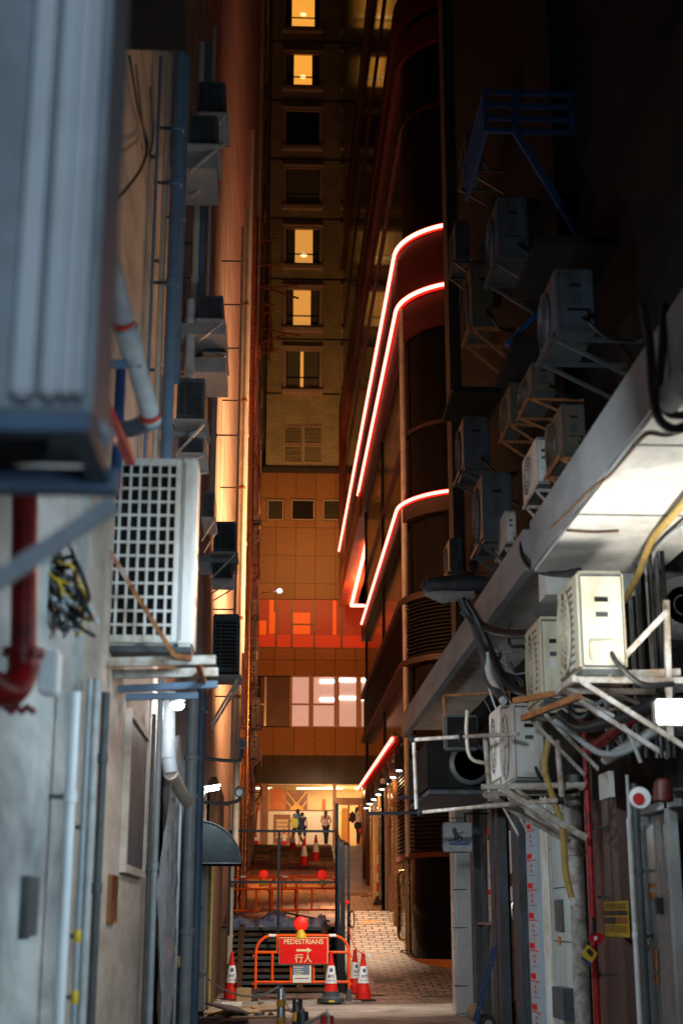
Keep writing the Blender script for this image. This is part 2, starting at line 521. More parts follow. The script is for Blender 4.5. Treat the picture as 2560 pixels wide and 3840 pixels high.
# ================================================================== GROUND
def ZR(Y):
    if Y < 30.2: return 0
    if Y < 35: return (Y - 30.2) / 4.8 * .74
    if Y < 38.5: return .74 + (Y - 35) / 3.5 * .94
    if Y < 41: return 1.68 + (Y - 38.5) * .01
    return 1.705 + (min(Y, 63) - 41) / 22 * (4.53 - 1.705)
def ZL(Y):
    if Y < 31: return 0
    if Y < 33.2: return 1.32
    if Y < 50: return 1.32 + (Y - 33.2) * .1075
    z50 = 1.32 + 16.8 * .1075
    return z50 + math.floor((min(Y, 63) - 50) / .72) * (4.53 - z50) / 18
def XS(Y): return 1.58 + (Y - 30) * .03
def on_lane(px, py, fn):
    """point on a sloping lane seen at a photo position"""
    Y = 27.
    while Y < 66:
        p = U(px, py, Y=Y)
        if p.z <= fn(Y) + .015: return p
        Y += .05
    return p

g = MB()
g.box((-40, -10, -.3), (40, 63, 0))
g.add([(-600, -600, -.32), (600, -600, -.32), (600, 600, -.32), (-600, 600, -.32)], [(0, 1, 2, 3)])
struct('ground', g, 'ground')
g = MB()
Ys = [27.5 + i * .5 for i in range(72)]
Ys = [y for y in Ys if y <= 63] + [63]
for a, b in zip(Ys, Ys[1:]):
    za, zb = ZR(a) + .006, ZR(b) + .006
    xa, xb = XS(max(a, 30)), XS(max(b, 30))
    g.add([(xa, a, za), (6.5, a, za), (6.5, b, zb), (xb, b, zb)], [(0, 1, 2, 3)])
    g.add([(xa, a, za), (xb, b, zb), (xb, b, -.2), (xa, a, -.2)], [(0, 1, 2, 3)])
g.box((6.5, 27.5, .0), (14, 63, .5))
struct('pavement', g, 'paving', True)
g = MB()
Ys = [33.2 + i * .6 for i in range(28)] + [50]
for a, b in zip(Ys, Ys[1:]):
    g.add([(-1.4, a, ZL(a)), (XS(a), a, ZL(a)), (XS(b), b, ZL(min(b, 49.99))), (-1.4, b, ZL(min(b, 49.99)))], [(0, 1, 2, 3)])
    g.add([(XS(a), a, ZL(a)), (XS(b), b, ZL(min(b, 49.99))), (XS(b), b, 0), (XS(a), a, 0)], [(0, 1, 2, 3)])
struct('path', g, 'tiles')
g = MB()
n = 18
for i in range(n):
    y0 = 50 + i * 13 / n
    g.box((-1.4, y0, 1), (XS(y0), 63, ZL(49.99) + (i + 1) * (4.53 - ZL(49.99)) / n))
    g.box((-1.4, y0 - .03, ZL(49.99) + (i + 1) * (4.53 - ZL(49.99)) / n - .035), (XS(y0), y0 + .06, ZL(49.99) + (i + 1) * (4.53 - ZL(49.99)) / n + .006))
struct('stone_steps', g, 'tiles')
struct('street', MB().box((-40, 63, -.2), (40, 130, 4.53)), 'ground')
# raised concrete slab and broken boards by the left wall
struct('service_slab', MB().prism([(-1.15, 27.6, 0), (1.7, 27.6, 0), (1.7, 30.9, 0), (-1.15, 30.9, 0)], (0, 0, .03)), 'ground')

# ================================================================== FAR TOWER BUILDING
FY = 68.
def FP(px, py, dy=0): return U(px, py, Y=FY + dy)
def frect(mb, x0, y0, x1, y1, front=-.03, back=.2):
    cx, cyy = (x0+x1)/2, (y0+y1)/2
    a = FP(x0, cyy); b = FP(x1, cyy); t = FP(cx, y0); bo = FP(cx, y1)
    mb.box((a.x, FY + front, bo.z), (b.x, FY + back, t.z)); return a.x, b.x, bo.z, t.z
tower = thing('tower_building', 'tall tan brick tower on a brown granite podium closing the alley, with lit windows', 'building', (2, 69, 4.5))
XL0, XR0 = -7., 17.
def zy(py): return FP(700, py).z
def band(name, y0, y1, mat, front=0., x0=XL0, x1=XR0, back=3.5):
    return mesh(name, MB().box((x0, FY + front, zy(y1)), (x1, FY + back, zy(y0))), mat, tower)
band('fascia_band', 1735, 1800, 'darkband', -.02)
band('granite_wall', 1671, 1735, 'stone2')
band('window_recess', 1552, 1671, 'windowdark', .12)
band('granite_wall', 1489, 1552, 'stone2')
band('window_recess', 1376, 1489, 'windowdark', .12)
band('granite_wall', 1196, 1376, 'stone')
band('vent_recess', 1144, 1196, 'louvre', .15)
band('granite_wall', 1086, 1144, 'stone')
mesh('cornice', MB().box((XL0, FY - .18, zy(1086)), (XR0, FY + 3, zy(1076))), 'darkband', tower)
xb0 = FP(613, 900).x
mesh('brick_wall', MB().box((xb0, FY + .05, zy(1076)), (XR0, FY + 9, 62)), 'brick', tower)
mesh('recessed_brick_wall', MB().box((XL0, FY + .9, zy(1076)), (xb0, FY + 9, 62)), 'brick', tower)
# brick string courses between storeys
zs = [1078, 937, 905]
mb = MB()
for py in (913, 788, 650, 512, 375, 240, 105):
    z = zy(py - 10); mb.box((xb0, FY + .02, z - .05), (XR0, FY + .06, z))
mesh('string_course', mb, 'darkband', tower)
# podium piers between the vents
mb = MB()
for x0, x1 in ((575, 612), (653, 668), (723, 741), (785, 800)):
    frect(mb, x0, 1144, x1, 1196, -.0, .2)
mesh('pier', mb, 'stone', tower)
def louvre_panel(x0, y0, x1, y1, slats, parent=tower, front=-.02):
    mb = MB(); X0, X1, Z0, Z1 = frect(MB(), x0, y0, x1, y1)
    mb.box((X0, FY + front, Z0), (X0 + .05, FY + .12, Z1)); mb.box((X1 - .05, FY + front, Z0), (X1, FY + .12, Z1))
    mb.box((X0 + .05, FY + front, Z0), (X1 - .05, FY + .12, Z0 + .05)); mb.box((X0 + .05, FY + front, Z1 - .05), (X1 - .05, FY + .12, Z1))
    o = mesh('louvre_vent', mb, 'salmonframe', parent)
    mb = MB()
    for i in range(slats):
        z = Z0 + .06 + (Z1 - Z0 - .12) * (i + .5) / slats
        mb.add([(X0+.05, FY, z-.025), (X1-.05, FY, z-.025), (X1-.05, FY+.07, z+.03), (X0+.05, FY+.07, z+.03)], [(0,1,2,3)])
    mesh('slats', mb, 'louvre', o)
    return o
for x0, x1, n in ((614, 651, 12), (669, 722, 22), (742, 784, 12)):
    louvre_panel(x0, 1147, x1, 1194, n, front=.05)
for (x0, x1) in ((652, 695), (697, 740)):
    for (y0, y1) in ((978, 1020), (1023, 1063)):
        louvre_panel(x0, y0, x1, y1, 12)
# tower windows
def tower_window(xc, hw, y0, y1, lit, full=None):
    sc = MB(); X0, X1, Z0, Z1 = frect(MB(), xc - hw, y0, xc + hw, y1)
    fw = .16
    mb = MB()
    mb.box((X0 - fw, FY - .08, Z0 - fw), (X0, FY + .05, Z1 + fw)); mb.box((X1, FY - .08, Z0 - fw), (X1 + fw, FY + .05, Z1 + fw))
    mb.box((X0, FY - .08, Z1), (X1, FY + .05, Z1 + fw)); mb.box((X0, FY - .08, Z0 - fw), (X1, FY + .05, Z0))
    mb.box((X0 - fw - .03, FY - .14, Z1 + fw), (X1 + fw + .03, FY + .05, Z1 + fw + .09))
    wdw = mesh('window', mb, 'salmonframe', tower)
    mesh('sill', MB().box((X0 - fw - .03, FY - .2, Z0 - fw - .2), (X1 + fw + .03, FY + .05, Z0 - fw)), 'salmonframe', wdw)
    mb = MB(); t = Z0 + (Z1 - Z0) * .27
    mb.box((X0, FY - .02, t - .03), (X1, FY + .03, t + .03)); mb.box((X0, FY - .02, Z0), (X0 + .05, FY + .03, Z1)); mb.box((X1 - .05, FY - .02, Z0), (X1, FY + .03, Z1))
    mesh('transom', mb, 'windowdark', wdw)
    w_ = X1 - X0
    if lit is None:
        mesh('pane', MB().box((X0, FY + .03, Z0), (X1, FY + .045, Z1)), 'windowdark', wdw)
        if full: mesh('curtain', MB().box((X0 + .06, FY + .0, Z0 + .05), (X1 - .06, FY + .02, Z1 - .05)), 'curtain', wdw)
        return
    a, b = lit
    n = 26; mb = MB()
    def wavy(u0, u1):
        pts = []
        for i in range(n + 1):
            u = u0 + (u1 - u0) * i / n
            pts.append((X0 + w_ * u, FY + .01 + .018 * math.sin(i * 1.9)))
        vs = [(x, y, Z0 + .02) for x, y in pts] + [(x, y, Z1 - .02) for x, y in pts]
        mb.add(vs, [(i, i+1, n+2+i, n+1+i) for i in range(n)])
    wavy(.02, a); wavy(b, .98)
    mesh('curtain', mb, 'curtain', wdw)
    mesh('lit_room', MB().box((X0 + w_ * a, FY + .03, Z0 + .03), (X0 + w_ * b, FY + .045, Z1 - .02)), 'litdim' if int(y0) in (666, 807, 527) else 'litwarm', wdw)
    if b - a > .3 and int(y0) in (-15, 126, 527):
        zc = t + [.22, .02, -.05, .34, .9][int(y0) % 5]
        mesh('lamp', MB().ball((X0 + w_ * (a + b) / 2, FY + .0, zc), .17, 12, (1, .12, .7)), 'litbulb', wdw)
    mesh('pane', MB().box((X0, FY + .046, Z0), (X1, FY + .05, Z1)), 'windowdark', wdw)
for y0, y1, lit, full in ((-15, 62, (.18, .86), 0), (126, 196, (.24, .78), 0), (256, 332, None, 0), (389, 468, None, 1), (527, 605, (.27, .80), 0), (666, 748, (.22, .74), 0), (807, 890, (.43, .52), 0)):
    tower_window(695, 38, y0, y1, lit, full)
    tower_window(828, 38, y0, y1, (.0, .5) if lit and y0 < 800 else None, 0)
# red window band
mb = MB()
X = lambda px, py=1430: FP(px, py).x
z0, z1, zm, zr = zy(1487), zy(1377), zy(1434), zy(1458)
for px in (571, 593, 634.5, 670, 722, 784, 844, 905):
    mb.box((X(px) - .05, FY - .02, z0), (X(px) + .05, FY + .1, z1))
for (a, b) in ((571, 593), (670, 722)):
    mb.box((X(a) + .05, FY - .02, zm - .03), (X(b) - .05, FY + .1, zm + .03))
mb.box((X(575), FY - .03, z0 - .04), (X(980), FY + .1, z0))
fr = mesh('window', mb, 'duskframe', tower)
mesh('red_spandrel', MB().box((X(593) + .05, FY + .06, z0), (X(905), FY + .1, zr)), 'redroom', fr)
mb = MB()
mb.box((X(571) + .05, FY + .07, zr + .01), (X(905), FY + .11, z1))
mesh('pane', mb, 'redroomdark', fr)
mb = MB()
for a, b, ya, yb in ((596, 612, 1426, 1458), (618, 628, 1378, 1456), (673, 712, 1407, 1456), (764, 772, 1378, 1457), (575, 590, 1426, 1456), (628, 634, 1406, 1456)):
    mb.box((X(a), FY + .04, zy(yb)), (X(b), FY + .069, zy(ya)))
mesh('lit_interior', mb, 'orangeroom', fr)
# lit white window band with frames
mb = MB(); z0, z1, zm = zy(1668), zy(1555), zy(1617)
for px in (670, 713, 718, 770, 776, 820, 826, 900):
    mb.box((X(px) - .06, FY - .02, z0), (X(px) + .06, FY + .12, z1))
for (a, b) in ((670, 713), (718, 770)):
    mb.box((X(a) + .06, FY - .02, zm - .05), (X(b) - .06, FY + .12, zm + .03))
mb.box((X(670), FY - .03, z0 - .06), (X(900), FY + .12, z0)); mb.box((X(670), FY - .03, z1), (X(900), FY + .12, z1 + .05))
wf = mesh('window', mb, 'salmonframe', tower)
mesh('blind', MB().box((X(671), FY + .08, zy(1640)), (X(840), FY + .14, z1)), 'litpink', wf)
mesh('lower_panel', MB().box((X(671), FY + .05, z0), (X(900), FY + .14, zy(1640) - .01)), 'litpink', wf)
mb = MB()
for a, b, y in ((735, 768, 1564), (778, 816, 1561), (828, 844, 1561), (735, 768, 1606), (778, 816, 1602), (828, 844, 1604)):
    mb.box((X(a, y), FY + .03, zy(y + 3)), (X(b, y), FY + .07, zy(y - 3)))
mesh('tube_light', mb, 'tube', wf)
mesh('purple_panel', MB().box((X(600), FY + .05, z0), (X(668), FY + .119, z1)), 'purple', tower)
mb = MB()
for px in (592, 612): mb.box((X(px) - .05, FY - .0, z0), (X(px) + .05, FY + .12, z1))
mb.box((X(592), FY, zm - .05), (X(612), FY + .1, zm))
mesh('window', mb, 'alu', tower)
# shopfront with a real room behind
zt, zb = zy(1802), 4.53
room = MB(); XA, XB = -2.2, 7.5
room.box((XA, FY + 3.2, zb), (XB, FY + 3.4, zt + .2))
mesh('shop_back_wall', room, 'shopwall', tower)
mesh('shop_side_wall', MB().box((XA - .2, FY + .1, zb), (XA, FY + 3.4, zt)).box((XB, FY + .1, zb), (XB + .2, FY + 3.4, zt)), 'shopwall', tower)
mesh('shop_ceiling', MB().box((XA, FY, zt - .02), (XB, FY + 3.2, zt + .02)), 'shopwall', tower)
mesh('side_wall', MB().box((XL0, FY, 4.5), (XA - .2, FY + 3, zt)).box((XB + .2, FY, 4.5), (XR0, FY + 3, zt)), 'stone2', tower)
mb = MB()
frect(mb, 598, 1800, 615, 1945, -.05, .25); frect(mb, 764, 1800, 772, 1945, -.05, .25)
frect(mb, 559, 1800, 563, 1945, -.05, .2)
x1 = FP(765, 1830).x
mb.box((FP(772, 1830).x, FY - .05, zy(1848)), (6.5, FY + .2, zy(1832)))
frect(mb, 772, 1848, 776, 1945, -.05, .2)
mb.box((FP(563, 1850).x, FY - .04, zy(1845)), (FP(598, 1850).x, FY + .2, zy(1832)))
mesh('shopfront_frame', mb, 'shopbrown', tower)
mesh('frosted_panel', MB().box((FP(616, 1900).x, FY + .0, 4.53), (FP(763.5, 1900).x, FY + .03, zy(1863))).box((FP(563.5, 1900).x, FY, 4.53), (FP(597.5, 1900).x, FY + .03, zy(1862))), 'shopwhite', tower)
mesh('frosted_panel_rail', MB().box((FP(616, 1860).x, FY - .02, zy(1863)), (FP(763.5, 1860).x, FY + .05, zy(1860))), 'shopbrown', tower)
mb = MB(); mb.box((FP(628, 1900).x, FY - .02, zy(1938)), (FP(667, 1900).x, FY - .001, zy(1871)))
nb = mesh('notice_board', mb, 'shopbrown', tower)
mb = MB()
for i in range(5):
    mb.box((FP(634, 1900).x, FY - .026, zy(1889 + i * 9)), (FP(661, 1900).x, FY - .021, zy(1882 + i * 9)))
mesh('notice_sheet', mb, 'shopwall', nb)
mb = MB()
def backp(mb, x0, y0, x1, y1, d0=.6, d1=.7):
    a = U(x0, (y0+y1)/2, Y=FY + d0); b = U(x1, (y0+y1)/2, Y=FY + d0)
    mb.box((a.x, FY + d0, U(700, y1, Y=FY + d0).z), (b.x, FY + d1, U(700, y0, Y=FY + d0).z))
backp(mb, 619, 1810, 655, 1872, .5, .58)
backp(mb, 739, 1835, 748, 1872, .5, .58)
mesh('orange_wall_panel', mb, 'shoporange', tower)
mb = MB(); backp(mb, 563, 1846, 596, 1864, .3, .36); mesh('orange_wall_panel', mb, 'shoporange', tower)
mb = MB(); backp(mb, 656, 1816, 706, 1864, .6, .66); art = mesh('wall_display', mb, 'shopbrown', tower)
mb = MB()
for a, b in (((658, 1818), (690, 1860)), ((704, 1818), (672, 1860)), ((658, 1840), (674, 1862)), ((704, 1840), (688, 1862))):
    mb.bar(U(*a, Y=FY+.58), U(*b, Y=FY+.58), .05)
mb.prism([U(662, 1862, Y=FY+.57), U(700, 1862, Y=FY+.57), U(681, 1842, Y=FY+.57)], (0, .02, 0))
mesh('lattice', mb, 'shopgold', art)
mb = MB(); backp(mb, 784, 1856, 798, 1945, .5, .6); backp(mb, 826, 1850, 860, 1945, .9, 1.0)
mesh('golden_door', mb, 'shopgold', tower)
mb = MB(); backp(mb, 798, 1848, 803, 1945, .3, .5); backp(mb, 822, 1848, 827, 1945, .3, .5); mesh('door_post', mb, 'shoporange', tower)
mb = MB()
mb.box((1.2, FY + 1.4, zt - .06), (3.4, FY + 1.8, zt - .03)); mb.box((4.0, FY + 1.2, zt - .06), (5.6, FY + 1.6, zt - .03)); mb.box((-1.2, FY + 1.4, zt - .06), (0, FY + 1.8, zt - .03))
mesh('ceiling_light', mb, emis('warm_ceiling_light', (1, .78, .45), 5), tower)
lamp('shop_interior_light', 'POINT', (3.0, FY + 1.3, 6.6), 120, (1, .72, .36), .3)
lamp('shop_interior_light_entry', 'POINT', (4.6, FY + 1.2, 6.6), 120, (1, .60, .20), .3)
lamp('shop_front_light', 'AREA', (2.2, FY - 1.6, 7.4), 50, (1, .72, .42), 1.5, (2.0, FY, 5.4))

# ================================================================== LEFT BUILDINGS
bA = thing('near_left_building', 'grey and salmon plastered building filling the left edge, carrying pipes and air conditioners', 'building', (-1.15, 10, 0))
def prism_plan(poly, z0, z1): return MB().prism([(x, y, z0) for x, y in poly], (0, 0, z1 - z0))
WX = -1.15
zc1 = U(240, 1480, X=WX).z
mesh('wall', MB().box((-9, -4, 0), (WX, 8.6, 26)), 'plaster', bA)
mesh('wall', MB().box((-9, 8.6, 0), (WX, 23.6, 26)), 'tanplaster', bA)
# overhanging slab at the top
p0 = U(250, 122, X=WX + .0); 
mesh('balcony_slab', MB().box((WX, U(432, 118, X=-.62).y - 1.6, U(432, 118, X=-.62).z), (-.62, U(432, 118, X=-.62).y, U(432, 118, X=-.62).z + .5)), 'concrete', bA)
# recessed metal window shutter, letter slots
def lpanel(mb, x0, x1, yt, yb, t=.02, X=WX):
    a = U(x0, (yt+yb)/2, X=X); b = U(x1, (yt+yb)/2, X=X); xm = (x0+x1)/2
    zt_ = U(xm, yt, X=X).z; zb_ = U(xm, yb, X=X).z
    mb.box((X + .001, min(a.y, b.y), zb_), (X + t, max(a.y, b.y), zt_)); return min(a.y, b.y), max(a.y, b.y), zb_, zt_
mb = MB(); ya, yb_, za, zb2 = lpanel(mb, 283, 326, 1665, 1995, .03)
fr = mesh('window', MB().box((WX, ya - .06, za - .06), (WX + .05, ya, zb2 + .06)).box((WX, yb_, za - .06), (WX + .05, yb_ + .06, zb2 + .06)).box((WX, ya, zb2), (WX + .05, yb_, zb2 + .06)).box((WX, ya, za - .06), (WX + .05, yb_, za)), 'tanplaster', bA)
mesh('shutter', mb, 'oldac', fr)
mb = MB(); lpanel(mb, 45, 72, 2013, 2150, .035); mesh('letter_slot', mb, 'darkpipe', bA)
mb = MB(); lpanel(mb, 246, 262, 2010, 2120, .03); mesh('letter_slot', mb, 'bronze', bA, label='copper coloured slot plate')

bB = thing('salmon_left_building', 'salmon plastered building beyond the grey one, lit orange on the left', 'building', (-1.1, 36, 0))
def XB_(Y): return -1.22 + (Y - 23.7) * (.37 / 26.3)
mesh('wall', prism_plan([(-9, 23.7), (-1.22, 23.7), (-.85, 50), (-9, 50)], 0, 40), 'smoothsalmon', bB)
mb = MB(); mb.box((XB_(24) - .1, 24.0, 0), (XB_(24) + .14, 25.5, 3.05)); mb.box((XB_(30), 26.5, 0), (XB_(30) + .12, 31, 4.0))
mesh('ground_floor_panel', mb, 'wood', bB)
mesh('lit_door_panel', MB().box((XB_(24) + .05, 23.72, .1), (XB_(24) + .2, 23.98, 3.0)), 'paper', bB)
mesh('yellow_door_edge', MB().box((XB_(24) + .141, 24.0, .1), (XB_(24) + .25, 24.9, 2.75)), mk('yellow_corrugated_panel', (.46, .40, .14), .6, var=.3, scale=10), bB)

bC = thing('dark_left_building', 'dark narrow building between the salmon wall and the brick tower, hung with small air conditioners', 'building', (-.7, 58, 1))
mesh('wall', MB().box((-9, 50.2, 1), (-.72, 66, 60)), 'tanplaster', bC)
for i in range(12):
    zf = 7 + i * 3.1
    mb = MB().box((-.722, 57.5, zf), (-.68, 59.2, zf + 1.5))
    mesh('window', mb, 'windowdark', bC)
    mb = MB().box((-.722, 61.5, zf), (-.68, 63.2, zf + 1.5))
    mesh('window', mb, 'windowdark', bC)

# ================================================================== NEON BUILDING (right, beyond)
nbld = thing('neon_building', 'dark glass building with red neon ledges curving round its corner', 'building', (5, 44, .5))
CX, YS_ = 5.1, 34.6
def arc_path(X, yfar, n=18, xend=12.):
    r = CX - X
    pts = [(X, yfar), (X, YS_)]
    for i in range(1, n + 1):
        a = PI / 2 * i / n
        pts.append((CX - r * math.cos(a), YS_ - r * math.sin(a)))
    pts.append((xend, YS_ - r))
    return pts
def ledge(X, w_, z0, z1, yfar, mat, name, parent=nbld, straight=False):
    o = arc_path(X, yfar); i = arc_path(X + w_, yfar)
    if straight: o, i = o[:2], i[:2]
    mb = MB(); n = len(o)
    vs = [(x, y, z0) for x, y in o] + [(x, y, z1) for x, y in o] + [(x, y, z1) for x, y in i] + [(x, y, z0) for x, y in i]
    fs = []
    for k in range(n - 1):
        for a, b in ((0, 1), (1, 2), (2, 3), (3, 0)):
            fs.append((a*n+k, a*n+k+1, b*n+k+1, b*n+k))
    fs += [(0, n, 2*n, 3*n), (n-1, 2*n-1, 3*n-1, 4*n-1)]
    mb.add(vs, fs)
    return mesh(name, mb, mat, parent, True)
def body(X, yfar, z0, z1, mat, name):
    p = arc_path(X, yfar) + [(12., yfar)]
    return mesh(name, prism_plan(p, z0, z1), mat, nbld)
body(3.30, 50, .2, 15.9, 'glass', 'glass_wall')
body(3.30, 66.8, 18.62, 52, 'glass', 'glass_wall')
body(3.95, 66.8, 15.9, 18.62, 'redclad', 'upper_volume')
mesh('end_wall', MB().box((4.0, 50, 4.6), (12, 66.8, 15.9)), 'glass', nbld) if False else None
# bronze mullions on the glass
for z in (13.3,):
    ledge(3.24, .08, z, z + .10, 50, 'brown', 'glazing_bar')
for z in (22.2, 30):
    ledge(3.24, .08, z, z + .10, 66, 'brown', 'glazing_bar')
mb = MB()
for Y in (42, 49.9):
    mb.box((3.25, Y, .5), (3.31, Y + .07, 15.8))
mesh('mullion', mb, 'brown', nbld)
# louvred band
for i in range(15):
    ledge(3.18, .14, 7.57 + i * .09, 7.60 + i * .09, 50, 'blacklouvre', 'louvre_blade')
mesh('corner_downpipe', MB().tube([(3.22, 34.2, 2.9), (3.22, 34.2, 16.8)], .075, 12), 'cream', nbld, True)
ledge(3.08, .24, 8.92, 9.08, 50, 'brown', 'louvre_cap')
ledge(3.08, .24, 7.38, 7.52, 50, 'brown', 'louvre_cap')
# lower corner louvres (street level)
for i in range(26):
    ledge(3.2, .12, 3.0 + i * .095, 3.03 + i * .095, 37.0, 'blacklouvre', 'louvre_blade')
ledge(3.16, .14, 2.85, 2.97, 37.0, 'redclad', 'door_head')
ledge(3.18, .12, -.2, .62, 34.2, 'orangeclad', 'plinth')
# neon ledges
def neon(X, z, yfar, r, name='neon_strip', y0=None):
    pts = [(x, y, z) for x, y in arc_path(X, yfar, 20, 9.5)]
    o = mesh(name, MB().tube(pts, r, 8), 'neon', nbld, True)
    pts = [(x + .05, y, z) for x, y in arc_path(X, yfar, 20, 9.5)]
    return o
def neon_halo(X, z, yfar, h=.09):  # glowing red strip behind the tube, added to imitate its halo
    return ledge(X + .03, .06, z - h, z + h, yfar, 'neonhalo', 'neon_halo_glow')
ledge(3.14, 1.6, 16.95, 18.55, 66.6, 'redclad', 'red_fascia')
neon(3.08, 18.55, 66.4, .05); neon_halo(3.08, 18.55, 66.4)
neon(3.10, 16.92, 51.5, .048); neon_halo(3.10, 16.92, 51.5)
ledge(3.18, .9, 15.9, 16.80, 51, 'redclad', 'red_soffit')
# orange soffit beyond the glass volume
mesh('soffit', MB().box((3.14, 51.01, 15.9), (6, 66.6, 16.02)), 'orangeclad', nbld)
mesh('soffit_fascia', MB().box((3.10, 51.01, 15.86), (3.135, 66.7, 16.94)), 'orangeclad', nbld)
mesh('neon_strip', MB().tube([(3.62, 54.5, 15.82), (3.66, 66.2, 15.82), (5.4, 66.2, 15.82)], .075, 8), 'neon', nbld, True)
lamp('soffit_neon_glow', 'POINT', (3.66, 62, 15.4), 70, (1, .20, .04), .1)
# neon 3
ledge(3.12, .22, 11.0, 11.5, 50, 'brown', 'ledge')
neon(3.06, 11.45, 49, .038); neon_halo(3.06, 11.45, 49, .07)
# upper red bands
ledge(3.12, .25, 25.2, 26.1, 66.7, 'redclad', 'red_band')
ledge(3.16, .25, 24.1, 24.9, 66.7, 'redclad', 'red_band')
ledge(3.12, .25, 33.5, 34.4, 66.7, 'redclad', 'red_band')
mesh('corner_fin', MB().box((3.10, 66.2, 16.95), (3.4, 67.0, 26.1)), 'redclad', nbld)
mb = MB()
for y0, z in ((52, 0), (55, 0), (58, 0), (61, 0), (64, 0)):
    mb.box((3.095, y0, 15.84), (3.099, y0 + .05, 16.93))
for y0 in range(36, 66, 4):
    mb.box((3.132, y0, 17.0), (3.139, y0 + .06, 18.45)); mb.box((3.112, y0, 25.2), (3.119, y0 + .06, 26.1))
mesh('panel_joint', mb, 'void', nbld)
# curved canopy over the street with neon edge and downlights
cz = 5.60
ledge(3.06, .22, cz, cz + .16, 48.7, 'brown', 'entrance_canopy', straight=True)
mb = MB()
o = arc_path(2.9, 48.7); 
ledge(2.92, .4, cz + .161, cz + .25, 48.7, 'brass', 'entrance_canopy', straight=True)
mesh('neon_strip', MB().tube([(2.90, 48.7, cz + .1), (2.90, 34.6, cz + .1)], .04, 8), 'neon', nbld, True); ledge(2.92, .06, cz + .05, cz + .15, 48.7, 'neonhalo', 'neon_halo_glow', straight=True)
ledge(3.03, .06, cz - .28, cz - .1, 48.5, 'redclad', 'canopy_beam', straight=True)
for i in range(8):
    Y = 34.9 + i * 1.75
    f_ = mesh('downlight', MB().box((2.98, Y, cz - .62), (3.2, Y + .2, cz - .1)), 'brown', nbld)
    mesh('lens', MB().lathe([(.07, cz - .65), (.07, cz - .615)], (3.09, Y + .1, 0), 12), 'downlight', f_)
    mesh('bracket', MB().box((3.06, Y + .75, cz - .26), (3.3, Y + .8, cz - .02)), 'brass', f_)
for Y in (36.5, 41, 46): lamp('canopy_downlight', 'POINT', (3.0, Y, cz - .75), 16, (1, .62, .3), .06)
# street-level columns and shopfront strips
for Y, w_, mat in ((49.2, .5, 'redclad'), (47.2, .5, 'redclad'), (45.6, .3, 'brass'), (44.0, .5, 'cream'), (42.2, .25, 'brass'), (41, .25, 'glass'), (39.6, .3, 'cream'), (38.4, .25, 'bronze')):
    mesh('column', MB().rbox((3.10, Y, 1.2), (3.31, Y + w_, cz - .3), .03), mat, nbld, True)
# brass studded strip + glass door with long pull
mb = MB()
mb.rbox((3.12, 37.05, .9), (3.32, 37.75, 5.3), .06)
st = mesh('bronze_pier', mb, 'bronze', nbld, True)
mb = MB()
for i in range(60): mb.box((3.10, 37.1, 1.0 + i * .07), (3.118, 37.7, 1.03 + i * .07))
mesh('ribs', mb, 'brass', st)
door = mesh('door', MB().box((3.22, 34.9, .75), (3.28, 36.7, 2.84)), 'glass', nbld)
mb = MB()
for (a, b) in ((34.8, 34.9), (36.7, 36.8)): mb.box((3.18, a, .62), (3.28, b, 2.85))
mb.box((3.18, 34.9, .62), (3.28, 36.7, .74))
mesh('door_frame', mb, 'bronze', door)
mb = MB(); mb.tube(curve_pts([(3.2, 35.2, 1.0), (3.06, 35.2, 1.1), (3.06, 35.2, 1.8), (3.06, 35.2, 2.5), (3.2, 35.2, 2.6)], 6), .035, 8)
mesh('handle', mb, 'brass', door, True)

# ================================================================== NEAR RIGHT BUILDING
bR = thing('near_right_building', 'dark concrete back-alley building on the right with a projecting concrete canopy', 'building', (3.3, 12, 0))
WR = 3.3
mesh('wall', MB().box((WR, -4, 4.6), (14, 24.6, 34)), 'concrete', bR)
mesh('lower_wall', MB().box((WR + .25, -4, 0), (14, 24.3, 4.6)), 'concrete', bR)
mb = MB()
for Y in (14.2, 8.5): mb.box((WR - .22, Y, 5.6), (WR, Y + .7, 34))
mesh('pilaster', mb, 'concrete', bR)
mesh('corner_pier', MB().box((3.13, 24.0, 5.1), (WR, 24.62, 34)), 'litcornerconc', bR)
CO = 2.35
mesh('canopy', MB().box((CO, -3, 4.58), (CO + .12, 12.6, 5.03)).box((CO + .12, -3, 4.70), (WR, 12.6, 5.0)), 'canopyc', bR)
mesh('canopy_soffit', MB().box((CO + .02, -3, 4.545), (WR + .2, 12.55, 4.577)), 'soffit', bR)
for yj in (7.2, 8.9, 10.6): mesh('soffit_joint', MB().box((CO + .02, yj, 4.538), (WR + .1, yj + .02, 4.544)), 'oldac', bR)
mesh('canopy_beam', MB().box((CO + .13, 12.61, 4.35), (WR, 12.95, 5.02)), 'soffit', bR)
mesh('canopy', MB().box((CO, 12.96, 4.66), (CO + .1, 25.9, 5.06)).box((CO + .1, 12.96, 4.86), (WR, 25.9, 5.04)), 'canopyc', bR)
mesh('canopy_soffit', MB().box((CO + .1, 12.96, 4.80), (WR, 25.88, 4.857)), 'soffit', bR)
# tiled pillar at the far corner
pil = mesh('tiled_pillar', MB().rbox((3.0, 24.0, 0), (3.32, 24.5, 4.8), .04, 3), 'tile', bR, True)
mb = MB()
for z in (.45, 1.35, 1.95, 2.55, 3.1, 3.8): mb.box((2.992, 23.993, z), (3.2, 24.2, z + .012))
mesh('tile_joint', mb, 'void', pil)
